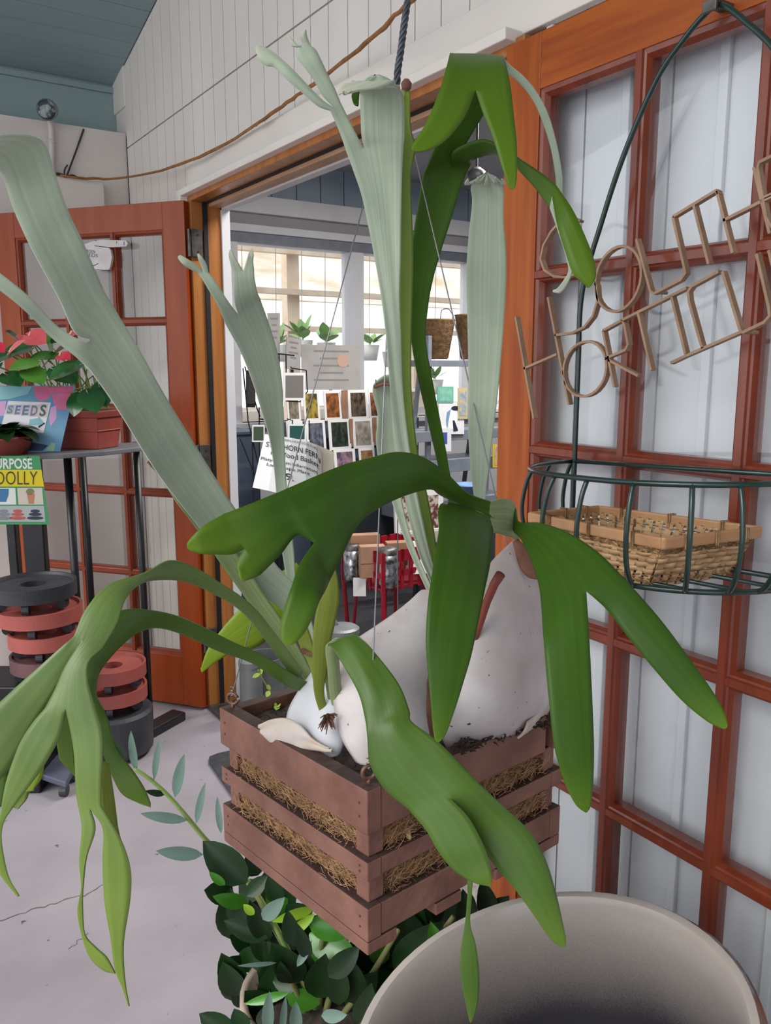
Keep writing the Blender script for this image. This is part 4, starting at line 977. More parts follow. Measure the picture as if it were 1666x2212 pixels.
def text_card(s_, q, m):
    pt, (u0,u1,t0,t1) = tq(*q); me = text_mesh(s_, .004); xs = [v.co.x for v in me.vertices]; ys = [v.co.y for v in me.vertices]
    for v in me.vertices: v.co = pt(u0+(u1-u0)*(v.co.x-min(xs))/(max(xs)-min(xs)), t1+(t0-t1)*(v.co.y-min(ys))/(max(ys)-min(ys)))
    return mkobj('lettering', me, m, card_o)
for s_, q in (('SOUTHERN HORTICULTURE',(-.1,.93,.035,.075)),('STAGHORN FERN',(-.22,.98,.13,.225)),('In Wood Basket',(-.08,.95,.27,.355)),('Platycerium bifurcatum',(-.26,.92,.42,.49)),('Landscape Plant',(-.12,.75,.51,.58)),('69.',(.12,.42,.62,.74))):
    text_card(s_, q, M_ink if s_ != 'SOUTHERN HORTICULTURE' else flat('grey_ink','6A6A70',.7))
# ================================================================== HAYRACK and wicker tray on the right door
XB = 1.132; YC = .829
hr = thing('wire_hayrack', V((XB-.1,YC,1.08)), 'dark green wire hayrack basket hooked over the right french door', 'wire basket')
def hz(Y): return .045*(1.072-Y)
def hpt(th, r_, z): 
    c, s_ = math.cos(th), math.sin(th)
    return V((XB - r_*.92*abs(s_)**.85, YC + r_*(abs(c)**.85)*(1 if c >= 0 else -1), z + hz(YC + r_*c)))
TH = [math.pi*k/28 for k in range(29)]
MB().tube([hpt(t,.243,1.229) for t in TH], .0042, 8).build('rim_rod', M_green, hr, smooth=True)
MB().tube([V((XB,YC+.243,1.229)),V((XB,YC-.243,1.229+hz(YC-.243)))], .0042, 8).build('back_rod', M_green, hr, smooth=True)
MB().tube([hpt(t,.222,1.078) for t in TH], .0042, 8).build('base_rod', M_green, hr, smooth=True)
MB().tube([V((XB,YC+.222,1.078)),V((XB,YC-.222,1.078+hz(YC-.222)))], .0042, 8).build('base_rod', M_green, hr, smooth=True)
def projx(P):
    q = P-C0; fw = q.dot(FH); a = q.dot(RT); return IW/2 + a/(fw*math.cos(PITCH)-q.z*math.sin(PITCH))*FPX
def th_for(px): return min([math.pi*k/400 for k in range(4,400)], key=lambda t: abs(projx(hpt(t,.243,1.229))-px) + (0 if t > .6 else 400))
rib_t = [0, .22, .5]+[th_for(px) for px in (1200,1268,1370,1496,1600)]
rib_t += [rib_t[-1]+(math.pi-rib_t[-1])*k/3 for k in (1,2,3)]
for t in rib_t:
    pts = [hpt(t,.243,1.229),hpt(t,.256,1.20),hpt(t,.263,1.155),hpt(t,.256,1.115),hpt(t,.238,1.088),hpt(t,.222,1.078)]
    MB().tube(catmull(pts,4), .0038, 8).build('rib', M_green, hr, smooth=True)
for b in (.06,.115,.165): 
    h_ = math.sqrt(max(0,.222**2-(b/.92)**2)); MB().tube([V((XB-b,YC+h_,1.078)),V((XB-b,YC-h_,1.078+hz(YC-h_)))], .0034, 8).build('base_bar', M_green, hr, smooth=True)
xh = 1.14
ar = [V((XB,1.066,1.078)),V((XB,1.066,1.229)),V((XB,1.066,1.40)),V((XB,1.064,1.53)),onX(1300,480,XB),onX(1350,330,XB),onX(1420,170,XB),onX(1480,82,XB),onX(1520,34,XB),onX(1548,12,XB),onX(1575,18,XB),onX(1612,48,XB),onX(1666,98,XB),onX(1740,200,XB),onX(1800,340,XB),V((XB,.60,1.55)),V((XB,.592,1.40)),V((XB,.592,1.10))]
MB().tube(catmull(ar,6), .0046, 10).build('hanger_arch', M_green, hr, smooth=True)
hkp = onX(1545,10,XB)
MB().box((hkp.x-.012,hkp.y-.012,hkp.z-.002),(1.21,hkp.y+.012,hkp.z+.004)).box((hkp.x-.014,hkp.y-.012,hkp.z-.012),(hkp.x-.008,hkp.y+.012,hkp.z+.004)).build('door_hook', M_steel, hr, bevel=.001)
# wicker tray
wk = thing('wicker_tray', V((1.04,.85,1.085)), 'rectangular woven bamboo tray sitting in the green wire hayrack', 'tray')
RIM = [V((.949,.723,1.158)),V((.957,.992,1.153)),V((1.10,.975,1.153)),V((1.122,.69,1.160))]
BOT = [V((.962,.752,1.086)),V((.972,.968,1.084)),V((1.085,.955,1.084)),V((1.10,.722,1.088))]
cr_ = sum(RIM,V())/4; cb_ = sum(BOT,V())/4
def wall_pt(e, s_, t, off=0):
    a, b = RIM[e], RIM[(e+1)%4]; c, d_ = BOT[e], BOT[(e+1)%4]; p = c.lerp(d_,s_).lerp(a.lerp(b,s_), t)
    o_ = (a+b)*.5-cr_; o_.z = 0; o_.normalize(); return p + o_*off
rw = random.Random(21)
for e in range(4):
    Ln = (RIM[(e+1)%4]-RIM[e]).length; ns = max(6,int(Ln/.018)); 
    for k in range(ns):                              # upright stakes
        s0 = (k+.5)/ns; mb = MB(); hw = .35/ns
        mb.grid([[wall_pt(e,s0-hw,t,.0008*(1 if int(t*9)%2 else -1)), wall_pt(e,s0+hw,t,.0008*(1 if int(t*9)%2 else -1))] for t in [i/10 for i in range(11)]])
        mb.build('stake', M_wicker, wk, solid=.0012)
    bands = [(.30,.40),(.42,.53),(.55,.65),(.67,.74)]
    for bi, (t0,t1) in enumerate(bands):             # wide woven strips
        rows = []; n_ = ns*4
        for i in range(n_+1):
            s0 = i/n_; ph_ = math.sin(s0*ns*math.pi+bi*math.pi)*.0032+.0016
            jt = .006*math.sin(i*1.7+bi); rows.append([wall_pt(e,s0,t0+jt,ph_),wall_pt(e,s0,t1+jt,ph_)])
        MB().grid(rows).build('woven_strip', M_wicker, wk, solid=.0012, smooth=True)
    tw = MB()                                        # loose seagrass rows above and below
    for q in range(12):
        t0 = rw.choice([rw.uniform(.05,.27), rw.uniform(.76,.97)]); pts = []
        for i in range(ns*3+1):
            s0 = i/(ns*3); pts.append(wall_pt(e,s0,t0+rw.uniform(-.02,.02),.001+.0022*math.sin(i*2.1+q)))
        tw.tube(pts, .0011, 4)
    tw.build('seagrass_row', M_twine, wk)
fb = MB(); 
fb.grid([[BOT[0].lerp(BOT[1],i/6).lerp(BOT[3].lerp(BOT[2],i/6),j/6)+V((0,0,.001*((i+j)%2))) for j in range(7)] for i in range(7)]); fb.build('tray_floor', M_twine, wk, solid=.002)
for e in range(4):
    a, b = RIM[e], RIM[(e+1)%4]; o_ = (a+b)*.5-cr_; o_.z = 0; o_.normalize(); dv = (b-a).normalized()
    mb = MB(); mb.prism([a+o_*.006+V((0,0,-.009))-dv*.003,a+o_*.007+V((0,0,.009))-dv*.003,a-o_*.001+V((0,0,.009)),a-o_*.001+V((0,0,-.009))], b-a+dv*.006)
    mb.build('bamboo_rim', M_bamboo, wk, bevel=.003)
    for s0 in (.18,.5,.82):
        c = a.lerp(b,s0); mb = MB()
        for q in range(4 if (e == 0 and s0 > .7) else 2): 
            cc = c + dv*(q*.0035-.004); mb.tube([cc+o_*.0085+V((0,0,-.0105)),cc+o_*.0085+V((0,0,.0105)),cc-o_*.003+V((0,0,.0105)),cc-o_*.003+V((0,0,-.0105))], .0013, 5, closed=True)
        mb.build('rim_binding', M_twine, wk)
# ================================================================== PLYWOOD WORD SIGN
XS = 1.118
sg = thing('word_sign', onX(1400,650,XS), 'cut plywood lettering of two shop name lines hanging tilted on the right door panes', 'sign')
def stroke(mb, pts, wpx=4.5, dep=.011):
    """strip of plywood standing edge-on: path on the sign plane, depth towards the door"""
    P = [onX(x,y,XS) for x,y in pts]; n = len(P); A = []
    hw = .0022
    for i in range(n):
        t = P[min(i+1,n-1)]-P[max(i-1,0)]; t.normalize(); s_ = V((0,-t.z,t.y)); A.append([P[i]+s_*hw, P[i]-s_*hw])
    rows = [[a, a+V((dep,0,0)), b+V((dep,0,0)), b] for a, b in A]
    mb.grid(rows, closed=True); mb.add(rows[0],[(0,1,2,3)]); mb.add(rows[-1],[(3,2,1,0)])
def arc(cx, cy, rx, ry, a0, a1, rot=0, n=26):
    out = []
    for k in range(n+1):
        t = math.radians(a0+(a1-a0)*k/n); x = rx*math.cos(t); y = -ry*math.sin(t); c, s_ = math.cos(math.radians(rot)), math.sin(math.radians(rot))
        out.append((cx+x*c-y*s_, cy+x*s_+y*c))
    return out
def px2(pts): return pts
letters = [
 ('S', [[(1252,478),(1232,470),(1210,478),(1190,500),(1173,530),(1167,560),(1175,583),(1196,597),(1222,599),(1252,588),(1275,592),(1288,618),(1290,650),(1280,683),(1262,706),(1236,719),(1198,724)]]),
 ('O', [arc(1335,602,48,72,0,360,14)]),
 ('U', [[(1374,516),(1404,628),(1412,634),(1470,604),(1480,590),(1476,570),(1453,468)]]),
 ('T', [[(1453,468),(1547,411),(1551,420)],[(1498,443),(1530,570)]]),
 ('H', [[(1548,412),(1582,546)],[(1562,476),(1666,424)],[(1628,361),(1662,504)]]),
 ('E', [[(1668,336),(1640,350),(1636,362),(1654,470),(1668,492),(1720,470)],[(1648,428),(1690,408)],[(1668,336),(1700,322)]]),
 ('H', [[(1113,684),(1152,904)],[(1183,642),(1228,874)],[(1131,796),(1202,765)]]),
 ('O', [arc(1263,797,46,60,0,360,12)]),
 ('R', [[(1302,714),(1326,836)],[(1302,714),(1342,692),(1348,700),(1356,744),(1350,756),(1308,774)],[(1308,774),(1340,792),(1378,812)]]),
 ('T', [[(1342,692),(1482,622)],[(1378,677),(1406,800)]]),
 ('I', [[(1450,640),(1480,764)],[(1448,784),(1482,768)]]),
 ('C', [[(1552,586),(1494,618),(1486,630),(1488,650),(1514,744),(1518,752)],[(1482,768),(1602,716)]]),
 ('U', [[(1560,586),(1598,712),(1604,718),(1650,696),(1662,682),(1660,662),(1634,548)]]),
 ('L', [[(1660,540),(1690,660),(1740,640)]]),
 ('T', [[(1700,520),(1780,480)],[(1740,500),(1765,600)]])]
for nm, ss in letters:
    mb = MB()
    for s_ in ss: stroke(mb, s_)
    mb.build('letter_'+nm.lower(), M_sign, sg)
# two little spacer pegs fixing it to the door bars
for (x,y) in ((1404,630),(1600,717)):
    p = onX(x,y,XS); MB().tube([p+V((.008,0,0)), V((1.1605,p.y,p.z))], .003, 8).build('peg', M_sign, sg)
# ================================================================== BIG GLAZED POT, leaning
pc_ = V((.714,.686,.536)); pn = V((-.22,.18,1)).normalized(); R_ = .276
Rm = Matrix.Translation(pc_) @ pn.to_track_quat('Z','Y').to_matrix().to_4x4()
M_glz = mat('cream_glaze','BDB4AD','AEA59E',.25,5,coat=.5)
M_glzo = mat('dark_outer_glaze','4C4542','6A625C',.25,8,coat=.5)
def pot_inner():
    m = mat('speckled_inner_darker_below','B4AAA3','A89E98',.3,5,coat=.35); nt = m.node_tree; b = nt.nodes['Principled BSDF']; L = nt.links.new
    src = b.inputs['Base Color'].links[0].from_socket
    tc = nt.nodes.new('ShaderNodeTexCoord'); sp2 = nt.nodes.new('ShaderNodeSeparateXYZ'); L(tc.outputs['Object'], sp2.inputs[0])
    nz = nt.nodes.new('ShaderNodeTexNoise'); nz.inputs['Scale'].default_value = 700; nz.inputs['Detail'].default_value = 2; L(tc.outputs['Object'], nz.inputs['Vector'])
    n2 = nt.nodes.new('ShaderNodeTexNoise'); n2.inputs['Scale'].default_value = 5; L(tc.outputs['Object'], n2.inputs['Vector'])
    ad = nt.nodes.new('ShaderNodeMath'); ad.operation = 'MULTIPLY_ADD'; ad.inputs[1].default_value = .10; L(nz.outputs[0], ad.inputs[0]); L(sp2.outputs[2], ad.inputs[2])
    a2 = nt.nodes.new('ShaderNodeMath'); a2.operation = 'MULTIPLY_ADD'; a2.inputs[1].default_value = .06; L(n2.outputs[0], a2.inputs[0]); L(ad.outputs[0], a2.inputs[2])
    r = nt.nodes.new('ShaderNodeMapRange'); r.inputs[1].default_value = -.10; r.inputs[2].default_value = .06; r.inputs[3].default_value = 1; r.inputs[4].default_value = 0; L(a2.outputs[0], r.inputs[0])  # inner colour gets darker with depth below the rim, broken by fine noise
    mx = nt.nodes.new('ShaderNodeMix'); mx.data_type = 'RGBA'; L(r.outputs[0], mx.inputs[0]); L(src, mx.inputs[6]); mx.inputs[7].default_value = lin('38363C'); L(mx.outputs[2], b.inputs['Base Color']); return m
pot = thing('glazed_pot', V((pc_.x,pc_.y,0)), 'large round cream glazed pot with speckled inside darker towards the bottom leaning in the front corner', 'pot')
hgt = .50
out = [(0,-hgt),(.14,-hgt),(.165,-hgt+.02),(.205,-.36),(.248,-.2),(.272,-.06),(.278,-.012),(R_,-.002),(R_-.007,.0042)]
lip = [(R_-.007,.0042),(R_-.012,.0045),(R_-.018,.003)]
inn = [(R_-.018,.003),(R_-.024,-.006),(R_-.03,-.06),(.225,-.2),(.18,-.34),(.12,-.42),(0,-.43)]
me_o = MB().lathe(out, n=64).build('pot_outside', M_glzo, pot, smooth=True, loc=Rm)
MB().lathe(lip, n=64).build('pot_lip', M_glz, pot, smooth=True, loc=Rm)
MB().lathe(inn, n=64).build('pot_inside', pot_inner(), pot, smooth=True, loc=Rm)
# short stand block keeping it tilted
lowest = min((Rm @ V((.14*math.cos(t),.14*math.sin(t),-hgt))).z for t in [k*.1 for k in range(63)])
ft = Rm @ V((0,0,-hgt)); MB().lathe([(0,0),(.13,0),(.12,.04),(.10,max(.04,lowest+.02))], c=(ft.x,ft.y,0), n=32).lathe([(0,max(.04,lowest+.02)),(.10,max(.04,lowest+.02))], c=(ft.x,ft.y,0), n=32).build('pot_stand', M_stone, pot)
# ================================================================== ZZ PLANT
zc_ = D(690,2240,1.36); zc_.z = 0
zz = thing('zz_plant', zc_, 'dark green leafy plant with arching stems in a beige pot under the hanging basket', 'plant')
MB().lathe([(0,0),(.10,0),(.105,.02),(.135,.2),(.145,.24),(.145,.26),(.132,.26),(.125,.22),(0,.22)], c=zc_, n=36).build('pot', M_stone, zz, smooth=True)
MB().lathe([(0,.235),(.08,.238),(.128,.225)], c=zc_, n=24).build('soil', M_soil, zz)
def cz5(x,y): return (420+x*.2641, 1780+y*.2641)
def zl(bx_,by_,tx_,ty_,w_,m,d0,d1,up=None,fold=.25,curl=.1,crop=True):
    if crop: bx_,by_ = cz5(bx_,by_); tx_,ty_ = cz5(tx_,ty_); w_ *= .2641
    wm = w_/FPX*(d0+d1)/2*1.3
    leaf_obj('leaf', D(bx_,by_,d0), D(tx_,ty_,d1), up or (V((0,0,.5))-FH), wm, m, zz, fold, curl, n=7, mm=4)
G, GB, NW, MD = M_leafz, M_leafzg, M_leafzn, M_leafzm
rz = random.Random(4)
for (bx_,by_,tx_,ty_,w_,m) in (
 (430,480,70,140,230,G),(450,430,170,330,110,G),(250,500,120,390,60,MD),(430,650,150,590,110,MD),(600,935,240,790,140,G),(490,740,400,655,60,NW),(430,590,600,420,110,G),
 (560,780,740,600,110,GB),(600,960,450,620,150,G),(660,1110,590,960,120,G),(670,1135,350,1160,32,GB),(880,1280,630,970,210,G),(860,1290,640,1290,150,G),
 (980,690,635,800,75,NW),(985,735,740,945,70,NW),(840,1165,960,955,60,GB),(940,900,1330,1090,230,MD),(930,800,1290,900,170,MD),(950,980,1000,1195,90,MD),
 (1000,1420,1075,1060,220,G),(1180,1480,1170,1090,170,G),(1330,1480,1290,1110,180,G),(770,1380,410,1472,70,MD),(750,1395,1030,1470,150,MD),
 (600,1700,615,1368,90,GB),(720,1700,748,1405,52,GB),(835,1700,830,1450,95,GB),(330,1720,40,1550,170,G),(420,1700,325,1510,140,G),(500,1700,435,1580,80,G),(520,1640,600,1470,70,G),
 (1040,1570,1250,1560,95,GB),(960,1620,1100,1700,120,NW),(700,400,560,260,140,G),(520,420,420,260,120,G),(700,640,600,430,130,G),(820,1000,760,700,130,G),(930,1100,850,820,110,G),(960,1300,880,1000,150,G),
 (760,1300,700,1120,110,G),(1100,1250,1350,1000,160,G),(1250,1500,1500,1200,190,G),(1350,1650,1450,1300,160,G)):
    dd = rz.uniform(1.2,1.34) if m is not GB else rz.uniform(1.16,1.24); zl(bx_,by_,tx_,ty_,w_,m,dd,dd-rz.uniform(-.02,.05))
# leaves to the right, between basket and pot (full-frame pixels)
for (bx_,by_,tx_,ty_,w_,m) in ((930,2080,1000,1945,46,G),(880,2120,900,1990,60,G),(960,2040,985,1935,34,G),(1010,2010,1000,1920,36,G),(1040,2000,1100,1935,50,G),(850,2090,960,1990,60,G),(900,2060,870,1960,60,G),(780,2180,830,2060,60,G),(1060,1990,1040,1900,40,G),(960,2100,930,1990,40,MD),(830,2200,900,2090,70,G)):
    dd = rz.uniform(1.3,1.45); zl(bx_,by_,tx_,ty_,w_,m,dd,dd-.03,crop=False)
# the dense dark mass behind
rz2 = random.Random(17)
for k in range(120):
    bx_ = rz2.uniform(500,1010); lo_ = 1840+max(0,(bx_-480))*.62 if bx_ < 800 else 1990-(bx_-800)*.12
    by_ = rz2.uniform(lo_+30, 2230); an2 = rz2.uniform(0,6.28); ln = rz2.uniform(70,115)
    tx_, ty_ = bx_+math.cos(an2)*ln*.7, by_-abs(math.sin(an2))*ln
    if tx_ < 470 and ty_ > 2100: continue
    dd = rz2.uniform(1.36,1.52); zl(bx_,by_,tx_,ty_,rz2.uniform(38,58),M_leafz if k % 9 else M_leafzm,dd,dd-.03,crop=False)
# long thin shoot upper left
st_ = [D(690,2200,1.35),D(660,2130,1.33),D(600,2010,1.31),D(540,1910,1.30),D(470,1840,1.29),D(437,1805,1.28),D(400,1760,1.27),D(360,1715,1.265),D(320,1680,1.26),D(290,1660,1.26)]
MB().tube(catmull(st_,5), .0055, 8, r1=.003).build('stem', M_stemg, zz, smooth=True)
for (bx_,by_,tx_,ty_,w_,m) in ((294,1665,283,1578,18,GB),(333,1684,346,1594,14,GB),(378,1722,399,1628,22,GB),(424,1778,444,1690,15,GB),(357,1716,314,1708,13,G),(404,1772,303,1757,20,GB),(438,1846,337,1838,26,GB),(268,1642,236,1588,34,G),(478,1800,470,1720,14,GB)):
    zl(bx_,by_,tx_,ty_,w_,m,1.265,1.25,crop=False,up=V((0,0,.3))-FH-RT*.3,curl=.03)
for pts in ([(552,1928),(590,2000),(640,2090),(680,2180)],[(620,2105),(640,2140),(665,2200)],[(700,2010),(690,2080),(690,2170)],[(760,1990),(730,2090),(700,2200)],[(860,2010),(800,2110),(720,2220)],[(980,1980),(880,2110),(740,2230)]):
    MB().tube(catmull([D(x,y,1.30+.02*i) for i,(x,y) in enumerate(pts)],4), .0045, 8, r1=.0065).build('stem', M_stemz, zz, smooth=True)
# black mat on the floor behind the basket
mp_ = [onZ(452,1652,0),onZ(452,1640,0),onZ(470,1633,0),onZ(560,1612,0),onZ(640,1660,0),onZ(640,1740,0),onZ(560,1760,0),onZ(500,1722,0)]
fmx = MB().prism([p+V((0,0,.0003)) for p in mp_], V((0,0,.012))).build('floor_mat', M_mat, bevel=.004); tag(fmx, 'black rubber mat on the floor behind the hanging basket', 'mat')
# ================================================================== LEFT: metal plant rack
rk = thing('plant_rack', onZ(250,1590,0), 'black tubular metal rack with a grey shelf in front of the left door', 'rack')
ZS = 1.13
def post(nm, px, py, r_=.0125, z0=.03, z1=ZS, z=None):
    b = onZ(px,py,.0); MB().tube([V((b.x,b.y,z0)),V((b.x,b.y,z1))], r_, 12).build(nm, M_blackmetal, rk, smooth=True); return b
b3 = post('post', 326,1580); b1 = post('post', 189,1640, .0135); b2 = post('post', 214,1560, .0135)
b0 = V((b1.x-.42,b1.y-.05,0))
# foot rails
def foot(a, b, w_=.045, h_=.035):
    d_ = (b-a); d_.z = 0; d_.normalize(); s_ = V((-d_.y,d_.x,0))*w_/2
    MB().prism([a+s_+V((0,0,.001)),a-s_+V((0,0,.001)),b-s_+V((0,0,.001)),b+s_+V((0,0,.001))], V((0,0,h_))).build('foot_rail', M_blackmetal, rk, bevel=.006)
foot(onZ(262,1622,0), onZ(388,1552,0), .07); foot(V((b1.x-.02,b1.y-.1,0)), V((b2.x+.02,b2.y+.05,0)), .05)
shp = [onZ(-90,985,ZS),onZ(0,984,ZS),onZ(135,980,ZS),onZ(225,974,ZS),onZ(306,965,ZS)]
back = [p+V((.12,.25,0)) for p in (shp[-1]+V((-.02,-.05,0)),shp[2],shp[0])]
MB().prism([p+V((0,0,-.016)) for p in shp+back], V((0,0,.016))).build('shelf', mat('grey_laminate','77787C','6A6B70',.5,8), rk, bevel=.003)
# --- terracotta planter box with anthuriums
pb = onZ(213,972,ZS)
pl = thing('planter_box', pb, 'terracotta plastic window box on the rack shelf holding red anthuriums', 'planter')
pu = (onZ(150,970,ZS)-pb); pu.z = 0; pu.normalize(); pv = V((-pu.y,pu.x,0)); pv = pv if pv.dot(FH) > 0 else -pv
def pbx(l0,l1,w0,w1,z0,z1,fl_,nm,m,h=None):
    A = [pb+pu*a+pv*b+V((0,0,z0)) for a,b in ((l0+fl_,w0+fl_),(l1-fl_,w0+fl_),(l1-fl_,w1-fl_),(l0+fl_,w1-fl_))]
    B = [pb+pu*a+pv*b+V((0,0,z1)) for a,b in ((l0,w0),(l1,w0),(l1,w1),(l0,w1))]
    mb = MB(); mb.add(A+B, [(3,2,1,0),(4,5,6,7),(0,1,5,4),(1,2,6,5),(2,3,7,6),(3,0,4,7)]); return mb.build(nm, m, pl, bevel=.003)
pbx(-.006,.40,-.006,.135,.0005,.105,.012,'box',M_terra); pbx(-.016,.41,-.016,.145,.105,.128,.004,'rim',M_terra); pbx(-.0055,.40,-.0055,.1345,.06,.064,.0,'band',M_terra)
pbx(.0,.395,.0,.13,.126,.1295,.0,'soil',M_soil)
an_ = thing('anthurium', pb+pu*.15+pv*.06+V((0,0,.13)), 'anthurium with glossy heart leaves and red and pink spathes in the long window box', 'plant')
an0 = pb+pu*.12+pv*.06+V((0,0,.13))
ra_ = random.Random(8)
def heart(bx_,by_,tx_,ty_,w_,d0,d1,m,up=None,stem=True,parent=None,nm='leaf'):
    B_, T_ = D(bx_,by_,d0), D(tx_,ty_,d1); par = parent or an_
    o = leaf_obj(nm, B_, T_, up or (V((0,0,1))-FH*.5), w_/FPX*(d0+d1)/2*1.25, m, par, .12, .18, heart=.45, n=8, mm=6)
    if stem:
        s0 = an0+V((ra_.uniform(-.08,.08),ra_.uniform(-.03,.03),0)); MB().tube(catmull([s0,(s0+B_)*.5+V((0,0,.03)),B_],3), .0022, 6).build('stalk', M_stemg, par, smooth=True)
    return o
for (a,b,c,d_,w_,dd,m) in ((20,765,-40,790,60,2.65,M_anth),(60,752,5,772,60,2.7,M_anth),(75,785,18,800,52,2.6,M_anthl),(110,760,95,720,50,2.72,M_anthl),(105,780,150,745,60,2.7,M_anth),(120,800,165,830,56,2.62,M_anth),(150,800,188,775,50,2.7,M_anth),(190,850,210,892,54,2.66,M_anth),(215,835,230,880,40,2.7,M_anth),(165,790,105,822,60,2.58,M_anth),(60,800,95,830,50,2.6,M_anthl),(120,770,62,775,44,2.7,M_anthl),(-10,790,-60,830,70,2.6,M_anth),(15,810,45,835,50,2.58,M_anth),(230,800,255,840,44,2.75,M_anth),(170,855,160,900,40,2.68,M_anth),(90,730,130,700,40,2.8,M_anth),(40,735,10,715,40,2.8,M_anth),(140,725,110,742,44,2.75,M_anth)):
    heart(a,b,c,d_,w_,dd,dd-.03,m)
for (a,b,c,d_,w_,dd,m) in ((62,725,100,742,44,2.66,M_spathp),(60,728,42,736,34,2.68,M_spathp),(152,722,182,716,22,2.72,M_spathe),(150,722,143,732,24,2.72,M_spathe),(128,768,152,776,26,2.62,M_spathe),(20,760,55,735,18,2.6,M_spathp),(-10,745,10,762,24,2.62,M_spathe)):
    o = heart(a,b,c,d_,w_,dd,dd-.04,m,up=V((0,0,.7))-FH*.9,nm='spathe')
    p = D(a,b,dd-.01); MB().tube([p, p+V((0,0,.012))+RT*.006], .002, 6, r1=.001).build('spadix', M_spadix, an_)
for k in range(16):
    s0 = an0+pu*ra_.uniform(-.1,.0)+pv*ra_.uniform(-.03,.05); MB().tube([s0, s0+V((ra_.uniform(-.02,.02),ra_.uniform(-.02,.02),ra_.uniform(.07,.16)))], .0022, 6).build('stalk', M_stemg, an_)
# --- leaning SEEDS board
q0 = onZ(130,976,ZS); nb = (C0-q0); nb.z = 0; nb.normalize(); nb = (nb + RT*-.15 + V((0,0,.28))).normalized()
PLB = Plane(q0+nb*.004, nb)
sb_ = thing('seed_sign', q0, 'blue and pink floral SEEDS sign board leaning on the rack shelf', 'sign')
def flatpoly(pl_, pts, th, nm, m, par, off=0): 
    return MB().prism([pl_.at(x,y,off) for x,y in pts], pl_.n*th).build(nm, m, par, fix=True)
M_sb = mat('sign_print_blue','7FB4CC','5C8FBE',.45,7,(1,1,1),lo=.3,hi=.7); M_pk = mat('sign_print_pink','E07FA8','D85C8C',.45,9); M_pk2 = flat('sign_print_lilac','D9A6D4',.5); M_tq = mat('sign_print_aqua','A6D4D4','86BECB',.45,8)
M_nv = mat('sign_print_navy','28345E','3A5080',.5,12); M_gn = flat('sign_print_green','9CC8A0',.5); M_lbl = flat('sign_label','EDEAF0',.5)
sbo = flatpoly(PLB, [(-70,834),(163,834),(130,976),(-70,980)], .004, 'board', M_sb, sb_)
for pts, m in (([(-70,835),(70,835),(60,852),(20,862),(-70,868)],M_tq),([(72,835),(104,835),(112,850),(104,862),(88,868),(76,858)],M_pk),([(104,835),(158,835),(156,850),(130,848),(112,850)],M_pk),([(112,852),(150,846),(158,862),(148,884),(128,886),(116,872)],M_pk),([(110,880),(122,876),(122,904),(110,922),(106,904)],M_pk2),([(-70,872),(14,866),(10,898),(-70,905)],M_pk2),([(66,955),(104,962),(92,974),(60,974)],M_nv),([(98,974),(112,956),(120,958),(116,974)],M_gn)):
    flatpoly(PLB, pts, .0006, 'print', m, sbo, .004)
flatpoly(PLB, [(18,866),(110,870),(94,936),(0,930)], .0006, 'label_patch', M_lbl, sbo, .0047)
wds = [(14,30),(31,46),(47,64),(65,83),(84,102)]
for i,(a,b) in enumerate(wds):
    yt, yb_ = (874-(2 if i == 4 else 0)), 895+i*1.6
    flatpoly(PLB, [(a+2,yt),(b+2,yt),(b-2,yb_),(a-2,yb_)], .0004, 'letter_tile', flat('tile_%d'%i, ['B7B9C4','C7C3CE','C0C4D0','CFC2CA','E0CFC8'][i],.5), sbo, .0054)
    qd = [PLB.at(a+4,yt+2,.006),PLB.at(b,yt+2,.006),PLB.at(b-4,yb_-2,.006),PLB.at(a,yb_-2,.006)]
    text_on('lettering', 'SEEDS'[i], qd, (0,0,0), flat('letter_ink_%d'%i, ['7C8A90','6E7A9A','6A7A90','7A7890','4E6A6A'][i],.5), sbo, .03)
flatpoly(PLB, [(64,906),(83,903),(82,898),(96,914),(82,924),(82,918),(62,918)], .0005, 'arrow', M_tq, sbo, .0055)
flatpoly(PLB, [(83,921),(96,913),(97,915),(84,924)], .0005, 'arrow_edge', M_ink, sbo, .006)
# --- small front planter with dark crinkled leaves
sp0 = onZ(28,982,ZS+.0)
spn = thing('small_planter', sp0, 'small terracotta planter at the shelf edge in front of the SEEDS sign', 'planter')
sc_ = D(6,965,2.6); sc_.z = ZS
MB().lathe([(0,0),(.07,0),(.09,.045),(.095,.05),(.095,.058),(.086,.058),(.084,.045),(0,.045)], c=sc_, n=28).build('bowl', M_terra, spn, smooth=True)
kl = thing('crinkle_leaf_plant', sc_+V((0,0,.05)), 'low dark green crinkle leaved plant in the small terracotta planter', 'plant')
for k in range(46):
    a = ra_.uniform(0,6.28); rr_ = ra_.uniform(.02,.11); b = sc_+V((math.cos(a)*rr_*.45,math.sin(a)*rr_*.45,.055+ra_.uniform(0,.03))); t = sc_+V((math.cos(a)*(rr_+.03),math.sin(a)*(rr_+.03),.062+ra_.uniform(-.03,.03)+(.11-rr_)*.15))
    leaf_obj('leaf', b, t, V((0,0,1)), ra_.uniform(.05,.07), M_leafz if k % 3 else (MATS.get('crinkle_leaf') or mat('crinkle_leaf','3C5A2C','5A7A38',.5,30,bump=.6)), kl, fold=.2, curl=.3, n=5, mm=4)
